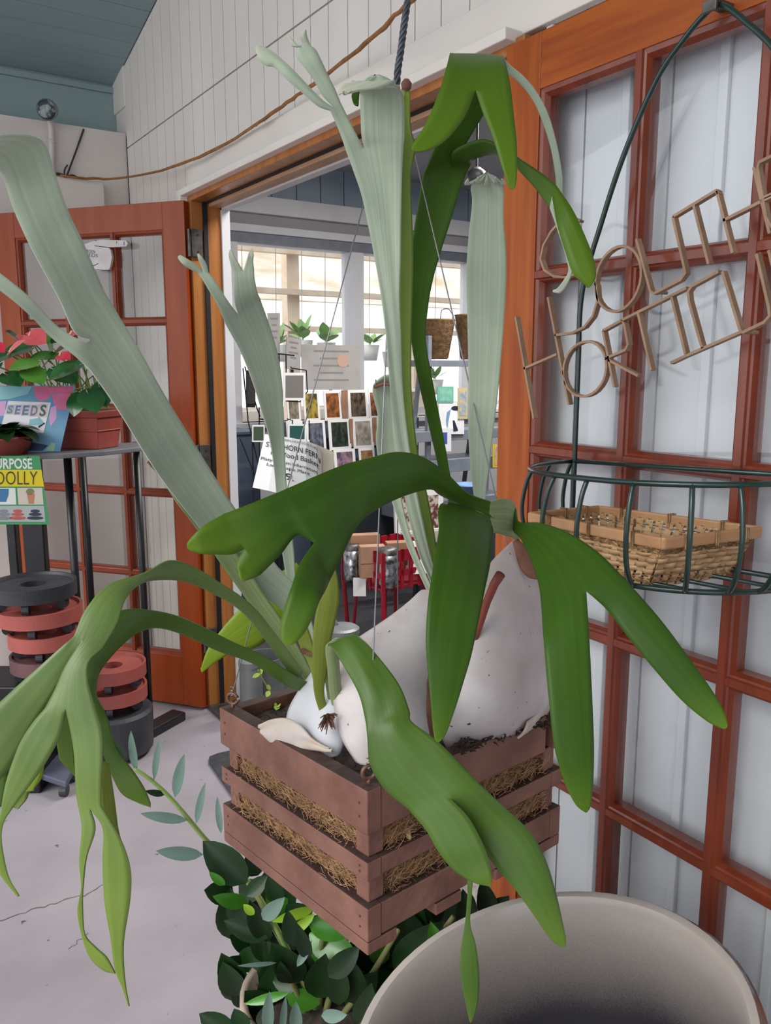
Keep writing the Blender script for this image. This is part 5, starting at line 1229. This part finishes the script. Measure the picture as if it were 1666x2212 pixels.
# --- DOLLY sign hanging under the shelf
PD = Plane(D(60,1060,2.5), (C0-D(60,1060,2.5)).normalized()*1.0 + RT*.12)
dg_ = thing('dolly_sign', D(40,1133,2.5), 'green and yellow ALL PURPOSE POT DOLLY sign fixed below the rack shelf', 'sign')
M_dg = flat('sign_green','4FA06A',.45); M_dy = flat('sign_yellow','EBD52E',.45); M_dw = flat('sign_white','EDEFEA',.45)
dgo = flatpoly(PD, [(-90,985),(85,985),(107,1133),(-90,1133)], .004, 'board', M_dg, dg_)
flatpoly(PD, [(-90,1015),(89.5,1015),(95,1051),(-90,1051)], .0005, 'yellow_band', M_dy, dgo, .004)
flatpoly(PD, [(-40,1054),(33,1054),(35,1090),(-40,1090)], .0005, 'picture', M_dw, dgo, .004); flatpoly(PD, [(37,1054),(91,1054),(94,1090),(40,1090)], .0005, 'picture', flat('picture_cream','DCD2C4',.5), dgo, .004); flatpoly(PD, [(-40,1093),(95,1093),(98,1127),(-40,1127)], .0005, 'picture', flat('picture_grey','B9BEC0',.5), dgo, .004)
def ell(cx,cy,rx,ry,n=16,a0=0,a1=360): return [(cx+rx*math.cos(math.radians(a0+(a1-a0)*k/n)),cy+ry*math.sin(math.radians(a0+(a1-a0)*k/n))) for k in range(n)]
flatpoly(PD, [(-8,1056),(19,1056),(18,1070),(13,1084),(-4,1084)], .0004, 'picture_pot', flat('picture_blue','4A7FB0',.5), dgo, .0046)
flatpoly(PD, [(58,1067),(75,1067),(73,1088),(62,1088)], .0004, 'picture_pot', flat('picture_clay','C98A6C',.5), dgo, .0046); flatpoly(PD, ell(65,1062,9,7), .0004, 'picture_leaf', flat('picture_olive','8A8A6C',.5), dgo, .0046)
for cx, c in ((8,'8E939A'),(38,'C4665C'),(76,'3E4650')):
    for j,(yy,wd_) in enumerate(((1104,10),(1111,14),(1119,18))): flatpoly(PD, ell(cx,yy,wd_,3.6), .0004, 'picture_dolly', MATS.get('pd'+c) or flat('pd'+c,c,.5), dgo, .0046+.0001*j)
text_on('lettering','ALL PURPOSE',[PD.at(-68,990,.0046),PD.at(69,990,.0046),PD.at(70,1013,.0046),PD.at(-68,1013,.0046)],(0,0,0),M_dw,dgo,.025)
text_on('lettering','POT DOLLY',[PD.at(-78,1018,.0052),PD.at(81,1018,.0052),PD.at(80,1047,.0052),PD.at(-74,1047,.0052)],(0,0,0),flat('sign_grey_ink','4C4C44',.5),dgo,-.005)
hgp = PD.at(0,990); 
for xx in (0,60): 
    p = PD.at(xx,987,.002); MB().tube([p, V((p.x,p.y,ZS-.004))], .003, 6).build('hanging_tab', M_blackmetal, dg_)
# --- pot dollies
def dolly(c, R_, z, m, lab, hole=True, wheels=True, tick=False):
    t = thing('pot_dolly', V((c.x,c.y,z)), lab, 'pot dolly', 'stacked pot dollies')
    h = .038
    MB().lathe([(R_*.3,h*.75),(R_*.3,h),(R_*.9,h*1.02),(R_*.93,h*1.25),(R_,h*1.25),(R_,.0),(R_*.96,0),(R_*.3,.006),(R_*.3,h*.75)], c=(c.x,c.y,z), n=72).build('disc', m, t, smooth=False)
    if wheels:
        for k in range(5):
            a = k*1.2566+.5; w_ = V((c.x+math.cos(a)*R_*.74, c.y+math.sin(a)*R_*.74, z-.020)); dx = V((-math.sin(a),math.cos(a),0))
            cs_ = MB().tube([w_,w_+V((0,0,.03))], .006, 8).build('caster_stem', M_steel, t); MB().tube([w_-dx*.011,w_+dx*.011], .019, 14).build('caster_wheel', M_blkpl, cs_)
    if tick: 
        pass
    return t
dc = D(72,1265,2.64); 
zt_ = D(72,1285,2.64).z
for i,(zz_,m,R_,ox,lab) in enumerate(((zt_-.0,M_blkpl,.135,0,'black pot dolly with an oval centre hole on top of the left stack'),(zt_-.082,M_redpl,.135,.015,'terracotta pot dolly directly under the black one'),(zt_-.164,M_redpl,.118,.03,'lower terracotta pot dolly in the left stack'),(zt_-.246,M_purpl,.118,.03,'brown pot dolly at the bottom of the left stack'))):
    dolly(dc+RT*ox, R_, zz_, m, lab)
zbot = zt_-.246-.039
pd_ = thing('dolly_plinth', V((dc.x,dc.y,0)), 'tall black plinth carrying the left stack of pot dollies', 'plinth')
pp = dc+RT*-.09
MB().box((-.17,-.09,0),(.10,.11,zbot), Matrix.Translation(V((pp.x,pp.y,0)))@Matrix.Rotation(-YAW,4,'Z')).build('plinth_body', M_blackmetal, pd_, bevel=.006)
cl_ = thing('display_column', D(78,1180,2.95), 'broad black steel column standing behind the dolly stack', 'column')
cc_ = D(78,1180,2.95)
MB().box((-.038,-.02,0),(.038,.02,1.10), Matrix.Translation(V((cc_.x,cc_.y,0)))@Matrix.Rotation(-YAW,4,'Z')).build('column_tube', M_blackmetal, cl_, bevel=.004)
cc2 = D(31,1180,2.95); MB().box((-.016,-.02,0),(.016,.02,1.10), Matrix.Translation(V((cc2.x,cc2.y,0)))@Matrix.Rotation(-YAW,4,'Z')).build('side_tube', M_blackmetal, cl_, bevel=.004)
MB().box((-.13,-.05,0),(.08,.05,.012), Matrix.Translation(V((cc_.x,cc_.y,0)))@Matrix.Rotation(-YAW,4,'Z')).build('foot_plate', M_blackmetal, cl_, bevel=.003)
d2 = D(243,1440,2.86)
z2 = D(243,1458,2.86).z
for i,(zz_,m,lab) in enumerate(((z2,M_redpl,'terracotta pot dolly on top of the right stack by the rack foot'),(z2-.085,M_redpl,'terracotta pot dolly second in the right stack'),)):
    dolly(d2, .118, zz_, m, lab)
zb2 = z2-.085-.039
bs = thing('black_tub', V((d2.x,d2.y,0)), 'low black tub under the right stack of dollies', 'tub')
MB().lathe([(0,0),(.11,0),(.13,.02),(.135,zb2-.012),(.125,zb2),(0,zb2)], c=(d2.x,d2.y,0), n=36).build('tub_body', M_blkpl, bs, smooth=False)
# --- slate coloured rolling platform
pq = [onZ(64,1664,.062),onZ(142,1690,.062),onZ(165,1650,.062),onZ(95,1600,.062)]
rp_ = thing('rolling_platform', onZ(110,1680,0), 'slate blue rolling platform on small casters at the left', 'platform')
MB().prism([p+V((0,0,-.022)) for p in pq], V((0,0,.022))).build('deck', M_bluegrey, rp_, bevel=.004)
cen = sum(pq,V())/4
for p in pq:
    w_ = p.lerp(cen,.2); w_.z = .02; cs_ = MB().tube([w_,w_+V((0,0,.022))], .006, 8).build('caster_stem', M_steel, rp_); MB().tube([w_-RT*.011,w_+RT*.011], .02, 14).build('caster_wheel', M_blkpl, cs_)
# --- hand shaped sign on the left door
nd = V((-math.cos(an),-math.sin(an),0)); PH = Plane(V((1.169,3.100,0))+nd*.004, nd)
hs = thing('hand_sign', PH.at(215,580), 'white wooden pointing hand sign hung on the left door', 'sign')
hand = [(170,545),(183,530),(205,522),(225,519),(262,520),(277,521),(280,526),(277,533),(262,534),(238,535),(243,541),(246,556),(243,573),(240,583),(215,586),(195,580),(178,568)]
flatpoly(PH, hand, .012, 'hand_board', mat('hand_white','DCD3D2','CFC5C5',.6,20), hs)
for s_, q in (('GARDEN',((176,537),(206,541),(205,547),(175,543))),('SEEDS',((180,546),(212,549),(211,556),(180,553)))):
    text_on('lettering', s_, [PH.at(x,y,.0125) for x,y in q], (0,0,0), M_ink, hs, .0)
for pts in ([(204,531),(222,533),(236,535)],[(208,520),(205,519)],[(194,575),(205,573),(212,569)],[(196,583),(218,583),(240,585)],[(252,521),(252,526)],[(268,522),(268,530)]):
    MB().tube([PH.at(x,y,.0125) for x,y in pts], .0012, 4).build('carved_line', M_ink, hs)
# ================================================================== SHOP GOODS
cnt = thing('card_stand', V((2.6,4.75,0)), 'dark blue stepped stand carrying rows of picture cards', 'stand')
# stepped display facing the door
YS = 4.7
def sx(px, y, Y=YS): return onY(px, y, Y).x
rowsd = [ (1008,950,  ), (962,905), (905,845) ]
def zY(px,py,Y): return onY(px,py,Y).z
x0s, x1s = onY(560,950,YS).x, onY(905,950,YS).x
steps = [(4.55, zY(720,1030,4.55), zY(720,972,4.55)), (4.66, zY(720,972,4.66), zY(720,906,4.66)), (4.77, zY(720,908,4.77), zY(720,843,4.77))]
for i,(Y_,z0,z1) in enumerate(steps):
    MB().box((onY(625 if i else 625,950,Y_).x,Y_,0),(onY(905,950,Y_).x,Y_+.11,z0-.004)).build('step', M_counter, cnt, bevel=.003)
descr = [['low','yellow bordered','pink scene','brown','pale'],['grey sky and road','dark pond','sepia flower','tan','dull blue'],['desert road','yellow forest','autumn tree','bird on bark','sunset']]
prints = [('8A8A70','C9B98A'),('CBB25A','E6D98A'),('5A4A5E','B08A9A'),('7A5A44','A8805A'),('8E8E8A','BDB9B0'),('3E4450','6E7280'),('1E2420','3E4A3C'),('8A8078','B5ABA0'),('A8866A','7A5A44'),('4A5A78','7A8AA0'),('6A6458','9A8E78'),('B09A3E','4A3E22'),('5E3A1E','A8642E'),('6A5A48','2E241C'),('B06A3E','4E3A3A')]
cards = [(0,[(636,985,668,1020,'green edged'),(672,968,718,1022,'yellow bordered'),(722,965,768,1015,'rose tinted'),(776,962,810,1010,'hazy blue')]),
         (1,[(620,905,655,962,'teal lagoon'),(662,908,703,965,'stormy grey'),(710,905,757,965,'dark pond'),(762,904,806,962,'sepia flower'),(812,905,845,960,'plum coloured'),(872,904,900,960,'misty grey')]),
         (2,[(620,844,648,900,'cream'),(656,845,690,903,'desert road'),(700,845,737,903,'golden forest'),(752,843,795,903,'autumn tree'),(797,845,822,900,'speckled bark'),(874,846,902,900,'pale sky')])]
ci = 0; rc = random.Random(2)
for si, lst in cards:
    Y_, z0, z1 = steps[si]
    for (xa,ya,xb,yb_,nm) in lst:
        cx0, cx1 = onY(xa,(ya+yb_)/2,Y_).x, onY(xb,(ya+yb_)/2,Y_).x; H_ = z1-z0
        t = thing('picture_card', V(((cx0+cx1)/2,Y_-.012,z0)), nm+' picture card in a white border, '+['bottom','middle','top'][si]+' row of the card stand', 'card', 'picture cards on the stand')
        tilt = .03
        def cq(u0,u1,t0,t1,off): return [V((cx0+(cx1-cx0)*u, Y_-.014+tilt*(tt-1)*0+tt*.022-off, z0+H_*tt)) for u,tt in ((u0,t0),(u1,t0),(u1,t1),(u0,t1))]
        mo_ = MB().prism(cq(0,1,0,1,0), V((0,.006,0))).build('mount', M_paper, t)
        p = prints[ci % len(prints)]; MB().prism(cq(.13,.87,.1,.9,.0006), V((0,.0006,0))).build('print', mat('card_print_%d'%ci,p[0],p[1],.4,rc.uniform(25,45),(1,1,.7),lo=.4,hi=.6), mo_); ci += 1
# kraft envelopes standing between cards
for i,(xa,xb,ya,yb_,Y_,lab) in enumerate(((738,752,843,905,4.76,'kraft envelope in the top row of the card stand'),(806,814,902,962,4.65,'kraft envelope beside the plum card'),(756,763,905,965,4.65,'kraft envelope beside the dark pond card'))):
    c0_, c1_ = onY(xa,ya,Y_), onY(xb,yb_,Y_); o = MB().box((c0_.x,Y_,c1_.z),(c1_.x,Y_+.008,c0_.z)).build('envelope', M_card); tag(o, lab, 'envelope', 'kraft envelopes')
# wire spinner rack at the left
sr = thing('wire_rack', onY(600,1300,4.3).xyz*1, 'black wire spinner rack of cards just inside the doorway', 'rack'); 
YR = 4.35
def rline(pts, r_=.004): MB().tube([onY(x,y,YR) for x,y in pts], r_, 6).build('rack_wire', M_blackmetal, sr)
for L_ in ([(600,764),(636,768)],[(603,764),(604,800)],[(618,766),(619,860)],[(628,792),(629,795),(662,800),(664,846),(648,868),(618,866)],[(529,792),(556,884)],[(556,884),(562,900)],[(535,905),(560,1010)],[(518,945),(552,1030)],[(620,905),(632,908),(632,945)],[(560,880),(561,990)],[(525,795),(536,905)],[(560,905),(600,908)],[(668,908),(668,950)],[(545,930),(548,1080)]): rline(L_)
cb_ = onY(600,1000,YR); MB().tube([V((cb_.x,YR,0)),V((cb_.x,YR,onY(600,764,YR).z))], .012, 10).build('rack_pole', M_blackmetal, sr)
MB().lathe([(0,0),(.2,0),(.2,.02),(.02,.03),(0,.03)], c=(cb_.x,YR,0), n=28).build('rack_base', M_blackmetal, sr)
for i,(xa,ya,xb,yb_,c,lab) in enumerate(((612,805,660,865,'7E7A78','grey photo card clipped high on the wire spinner rack'),(545,918,572,955,'4A5A48','dark green card on the wire rack at the door edge'),(622,916,662,952,'2E5A58','teal beach card on the wire rack'),(532,800,552,880,'3A3432','black leaflet holder on the wire rack'))):
    Y_ = YR-.02-i*.004; A = [onY(xa,ya,Y_),onY(xb,ya,Y_),onY(xb,yb_,Y_),onY(xa,yb_,Y_)]
    t = thing('rack_card', A[3], lab, 'card', 'cards on the wire rack'); MB().prism(A, V((0,.004,0))).build('mount', M_paper if i != 3 else M_blackmetal, t)
    cc = sum(A,V())/4; MB().prism([cc+(p-cc)*.8+V((0,-.001,0)) for p in A], V((0,.0008,0))).build('print', mat('rack_print_%d'%i,c,None,.4), t)
# notices standing in the window
for i,(pts,Y_,lab,txt) in enumerate((([(652,744),(778,746),(778,842),(652,842)],5.0,'large grey notice board standing above the card rows',3),([(619,727),(652,733),(648,800),(617,796)],4.9,'narrow price notice beside the large notice board',2),([(578,676),(605,676),(605,762),(585,760)],4.95,'small notice card behind the left fern frond',2))):
    A = [onY(x,y,Y_) for x,y in pts]; t = thing('notice', A[3], lab, 'notice')
    MB().prism(A, V((0,.006,0))).build('panel', mat('notice_grey_%d'%i,'B4B0AE','A8A4A2',.6,8), t)
    tl,tr_,br,bl = A
    for k in range(txt+2):
        v_ = .12+.16*k; w0 = .2+.1*(k%2); L0 = tl.lerp(bl,v_).lerp(tr_.lerp(br,v_),w0); L1 = tl.lerp(bl,v_).lerp(tr_.lerp(br,v_),1-w0); MB().prism([L0+V((0,-.001,0)),L1+V((0,-.001,0)),L1+V((0,-.001,-.012)),L0+V((0,-.001,-.012))], V((0,.0008,0))).build('print_line', flat('notice_ink_%d_%d'%(i,k),'8E8884',.6), t)
    if i == 0:
        c = tl.lerp(bl,.35).lerp(tr_.lerp(br,.35),.7); MB().prism([c+V((.05*math.cos(a),-.002,.045*math.sin(a))) for a in [k*.5236 for k in range(12)]], V((0,.001,0))).build('print_blob', flat('notice_peach','CBA692',.6), t)
    # leg down to what carries it
    lg = bl.lerp(br,.5); MB().box((lg.x-.01,Y_+.006,0),(lg.x+.01,Y_+.02,lg.z+.05)).build('leg', M_blackmetal, t)
# grey ladder shelf with coir pots on the right
ld = thing('ladder_shelf', onY(960,1300,4.1), 'grey metal ladder shelf with pots and cards on the right inside the shop', 'shelf')
YL = 4.15
def lbox(xa,ya,xb,yb_,Y0,Y1,nm,m=M_grey):
    a, b = onY(xa,ya,Y0), onY(xb,yb_,Y0); return MB().box((min(a.x,b.x),Y0,min(a.z,b.z)),(max(a.x,b.x),Y1,max(a.z,b.z))).build(nm, m, ld, bevel=.002)
for xx in (930,1060):
    p = onY(xx,700,YL); MB().box((p.x-.014,YL,0),(p.x+.014,YL+.03,onY(xx,725,YL).z)).build('upright', M_grey, ld, bevel=.002)
    MB().prism([V((p.x-.012,YL+.34,0)),V((p.x+.012,YL+.34,0)),V((p.x+.012,YL+.06,onY(xx,725,YL).z)),V((p.x-.012,YL+.06,onY(xx,725,YL).z))], V((0,.02,0))).build('rear_leg', M_grey, ld)
for yy in (778,): lbox(905,yy,1085,yy+14,YL-.02,YL+.2,'top_shelf')
for yy in (935,1000,1090): lbox(880,yy,1100,yy+9,YL-.03,YL+.26,'shelf_board')
lbox(880,880,1100,884,YL+.2,YL+.21,'shelf_back', M_paper)
for i,(px,lab) in enumerate(((945,'brown pressed coir hanging pot on the grey ladder shelf, left one'),(1018,'brown pressed coir hanging pot partly behind the pale strap frond'))):
    c = onY(px,776,YL+.08); ht = onY(px,690 if i == 0 else 680,YL+.08).z-c.z; R1 = .115
    t = thing('coir_pot', c, lab, 'pot', 'coir pots on the ladder shelf')
    MB().lathe([(0,0),(.062,0),(.07,.01),(R1*.95,ht-.01),(R1,ht),(R1*.92,ht),(.06,.02),(0,.02)], c=c, n=28).build('pot_body', M_coirpot, t, smooth=True)
    hp_ = [c+V((-.04,-.08,ht)),c+V((-.03,-.08,ht+.05)),c+V((.02,-.08,ht+.06)),c+V((.05,-.08,ht+.03)),c+V((.055,-.08,ht))]; MB().tube(catmull(hp_,4), .003, 6).build('handle', M_iron, t, smooth=True)
for i,(xa,ya,xb,yb_,c1_,c2_,lab) in enumerate(((948,870,1003,938,'E9E9EE','5A7A9A','white penguin card on the ladder shelf'),(945,835,980,870,'6FB09A','8CC4B0','sea green card on the ladder shelf'),(990,838,1010,905,'C8B88A','7A9AC0','blue and sand card beside the pale strap frond'),(940,925,975,975,'E4E4EA','4A5A9A','white card with a blue square on the ladder shelf'),(1065,960,1090,1010,'D8B840','A890A8','yellow booklet at the right end of the ladder shelf'))):
    Y_ = YL-.04-.003*i; A = [onY(xa,ya,Y_),onY(xb,ya,Y_),onY(xb,yb_,Y_),onY(xa,yb_,Y_)]; t = thing('shelf_card', A[3], lab, 'card', 'cards on the ladder shelf')
    MB().prism(A, V((0,.006,0))).build('mount', flat('shelf_card_%d'%i,c1_,.5), t)
    cc = sum(A,V())/4
    if i == 0:
        PC = Plane(cc+V((0,-.001,0)), (0,-1,0))
        flatpoly(PC, [(968,890),(985,882),(990,900),(985,925),(972,930),(966,912)], .0006, 'print', flat('penguin_white','F2F2F4',.5), t); flatpoly(PC, [(966,890),(974,884),(970,905),(966,928),(964,908)], .0008, 'print', flat('penguin_blue','7A9CC0',.5), t, .0006)
        flatpoly(PC, ell(984,882,9,5), .0008, 'print', flat('penguin_dark','2A3040',.5), t, .0006); flatpoly(PC, [(978,908),(982,908),(990,930),(980,932)], .0008, 'print', MATS['penguin_dark'], t, .0008)
    elif i == 3: MB().prism([cc+(p-cc)*.5+V((0,-.001,.01)) for p in A], V((0,.0008,0))).build('print', flat('card_blue','4A5AA0',.5), t)
    else: MB().prism([cc+(p-cc)*.8+V((0,-.001,0)) for p in A], V((0,.0008,0))).build('print', mat('shelf_print_%d'%i,c1_,c2_,.5,30), t)
# blue bucket below
bb = onY(1010,1085,YL-.1); t = thing('blue_bucket', bb, 'pale blue bucket behind the arching fern frond', 'bucket')
MB().lathe([(0,0),(.07,0),(.09,.11),(.1,.11),(.1,.12),(.085,.12),(.066,.01),(0,.01)], c=bb, n=24).build('bucket_body', flat('pale_blue_plastic','7C9CC8',.4), t, smooth=True)
# red cart
rcx = D(830,1230,3.95)
ct = thing('red_cart', V((rcx.x,rcx.y,0)), 'red enamelled metal cart filled with boxes and foil jars', 'cart')
cA = D(742,1200,3.95); cB = D(828,1230,3.72); cD_ = D(945,1195,3.95); cC = cA+cD_-cB
ztop = D(828,1195,3.72).z; zmid = D(828,1243,3.72).z; zlow = D(828,1278,3.72).z
cor = [V((p.x,p.y,0)) for p in (cA,cB,cD_,cC)]
for e in range(4):
    a, b = cor[e], cor[(e+1)%4]; dv = (b-a).normalized(); nv = V((-dv.y,dv.x,0))*.004
    def sl(z0,z1,nm): MB().prism([a+V((0,0,z0))-nv,b+V((0,0,z0))-nv,b+V((0,0,z1))-nv,a+V((0,0,z1))-nv], nv*2).build(nm, M_redm, ct)
    sl(ztop-.055,ztop,'side_rail'); sl(zmid-.02,zmid+.008,'side_rail')
    ns = 6
    for k in range(ns+1):
        c = a.lerp(b,k/ns); w_ = dv*.011; MB().prism([c-w_+V((0,0,zlow-.01))-nv,c+w_+V((0,0,zlow-.01))-nv,c+w_+V((0,0,ztop))-nv,c-w_+V((0,0,ztop))-nv], nv*2).build('side_slat', M_redm, ct)
MB().prism([c+V((0,0,zlow)) for c in cor], V((0,0,.008))).build('tray', M_redm, ct)
for c in cor: 
    MB().tube([V((c.x,c.y,zlow)), V((c.x,c.y,0)).lerp((cor[0]+cor[2])/2,.12)], .011, 8).build('leg', M_redm, ct); MB().tube([V((c.x,c.y,zlow)).lerp((cor[0]+cor[2])/2+V((0,0,zlow)),.3), V((c.x,c.y,0)).lerp((cor[0]+cor[2])/2,.16)], .008, 8).build('leg_brace', M_redm, ct)
tagp = D(777,1268,3.78); MB().box((-.03,-.002,-.045),(.03,.002,.045), Matrix.Translation(tagp)@Matrix.Rotation(-YAW,4,'Z')).build('price_label', M_paper, ct)
cm = (cor[0]+cor[2])/2; Rz = Matrix.Rotation(-YAW+.2,4,'Z')
def goods(nm, lo, hi, px, py, dd, m, lab, cat, tilt=0, parts=None):
    p = D(px,py,dd); p.z = max(p.z, zlow+.01); t = thing(nm, p, lab, cat, 'goods in the red cart')
    MB().box(lo, hi, Matrix.Translation(p)@Rz@Matrix.Rotation(tilt,4,'X')).build('box_body', m, t, bevel=.002)
    MB().box((lo[0]*.98,lo[1]-.001,hi[2]*.45),(hi[0]*.98,lo[1],hi[2]*.47), Matrix.Translation(p)@Rz@Matrix.Rotation(tilt,4,'X')).build('box_seam', M_dry, t)
goods('cardboard_box',(-.07,-.03,0),(.07,.03,.17),788,1228,3.88,M_card,'tall kraft box at the back of the red cart','box')
goods('cardboard_box',(-.06,-.03,0),(.06,.03,.15),804,1245,3.80,mat('kraft_pale','B48C74','A67E66',.8,10),'front kraft box beside the foil jars','box')
goods('cardboard_box',(-.05,-.03,0),(.05,.03,.16),856,1240,3.87,M_card,'kraft box in the middle of the red cart','box')
goods('white_box',(-.07,-.03,0),(.07,.03,.16),905,1240,3.88,M_paper,'white printed box in the red cart','box',-.25)
for i,(px,py,dd,lab) in enumerate(((762,1215,3.86,'foil topped jar at the left of the red cart'),(838,1235,3.76,'foil topped jar at the front corner of the red cart'))):
    p = D(px,py,dd); p.z = zlow+.01; t = thing('foil_jar', p, lab, 'jar', 'goods in the red cart'); h_ = ztop-p.z
    MB().lathe([(0,0),(.038,0),(.045,.02),(.045,h_-.01),(0,h_-.005)], c=p, n=20).build('jar_body', mat('foil_%d'%i,'C9CCD2','4A4C50',.2,40,metal=.8), t, smooth=True); MB().lathe([(.046,h_-.012),(.047,h_+.012),(.03,h_+.02),(0,h_+.021)], c=p, n=20).build('lid', M_steel, t, smooth=True)
# white framed picture behind
for i,(pts,c,lab) in enumerate((([(852,1060),(958,1055),(958,1175),(856,1178)],'6A3A34','white framed tapestry picture leaning behind the red cart'),([(868,1150),(958,1140),(962,1190),(880,1196)],'B8B4B0','white framed print lying against the tapestry picture'))):
    Y_ = 3.92-.06*i; A = [onY(x,y,Y_) for x,y in pts]; t = thing('framed_picture', A[3], lab, 'picture', 'framed pictures behind the cart'); cc = sum(A,V())/4
    MB().prism(A, V((0,.015,0))).build('frame', M_paper, t); MB().prism([cc+(p-cc)*.78+V((0,-.001,0)) for p in A], V((0,.001,0))).build('print', mat('frame_print_%d'%i,'C9BFB0',c,.6,24,lo=.45,hi=.55), t)
    lw_ = min(p.z for p in A); MB().box((cc.x-.02,Y_+.015,0),(cc.x+.02,Y_+.04,cc.z)).build('prop', M_dark, t)
# watering cans / lidded cans
def can(px, py, dd, R_, h_, lab, handle=True, lid=True):
    p = D(px,py,dd); p.z = .004; h_ -= .004; t = thing('metal_can', p, lab, 'can', 'grey cans on the shop floor')
    MB().lathe([(0,0),(R_,0),(R_,h_),(R_*.96,h_),(R_*.96,.01),(0,.01)], c=p, n=32).build('can_body', M_galv, t, smooth=False)
    if lid: MB().lathe([(R_*1.06,h_-.01),(R_*1.06,h_+.012),(R_*.9,h_+.02),(0,h_+.03)], c=p, n=32).build('lid', M_galv, t, smooth=False)
    if handle: MB().tube(catmull([p+RT*-.02+V((0,0,h_+.02)),p+RT*-.05+V((0,0,h_+.08)),p+RT*-.09+V((0,0,h_+.14))],4), .011, 8).build('handle', M_galv, t, smooth=True)
    return t
def zat(px,py,dd): return D(px,py,dd).z
can(573,1420,3.35,.085,zat(573,1415,3.35),'taller grey metal can inside the doorway',False,False)
can(541,1420,3.2,.046,zat(541,1432,3.2),'narrow grey lidded can beside the taller can',False,True)
can(738,1380,3.5,.075,zat(738,1362,3.5),'grey lidded can with handle below the red cart')
# dark counters filling the back of the shop
for i,(xa,ya,xb,Y0,Y1,m,lab) in enumerate(((505,940,560,4.9,5.4,M_counter,'dark blue counter end at the left of the shop'),(690,1060,850,4.43,4.54,M_dark,'black draped table behind the red cart'),(950,1100,1100,4.55,4.8,M_counter,'dark blue cabinet behind the ladder shelf'))):
    a, b = onY(xa,ya,Y0), onY(xb,ya,Y0); t = thing('shop_counter', V(((a.x+b.x)/2,Y0,0)), lab, 'counter')
    MB().box((a.x,Y0,0),(b.x,Y1,a.z)).build('counter_body', m, t, bevel=.004); MB().box((a.x-.01,Y0-.015,a.z),(b.x+.01,Y1,a.z+.02)).build('counter_top', m, t, bevel=.003)
fs_ = MB().box((1.345,-1.5,0),(6.9,YB,.004)).build('floor_shop', mat('shop_dark_floor','2E2C30','3A383C',.5,5)); tag(fs_, 'dark floor inside the shop', None, None, 'structure')
# fill lights added to brighten the shop, shaped as tube fittings out of sight
M_filltube = flat('added_tube_glow','FFFFFF',.5,emit='FFF6EA',estr=6)
for i,(x,y) in enumerate(((2.3,2.2),(3.6,3.4))):
    t = thing('added_tube_light', V((x,y,zblue1-.05)), ['added tube fill light near the shop door','added tube fill light deeper in the shop'][i], 'light', 'added shop fill lights')
    MB().box((x-.6,y-.06,zblue1-.03),(x+.6,y+.06,zblue1)).build('fitting', M_shopw, t); MB().tube([V((x-.58,y,zblue1-.05)),V((x+.58,y,zblue1-.05))], .018, 10).build('tube', M_filltube, t)  # housing and tube of the added fill light
    al = bpy.data.lights.new('added_fill_lamp','AREA'); al.shape = 'RECTANGLE'; al.size = 1.16; al.size_y = .05; al.energy = 44; al.color = (1,.97,.93)
    ao = bpy.data.objects.new('added_fill_lamp', al); COL.objects.link(ao); ao.location = (x,y,zblue1-.075)
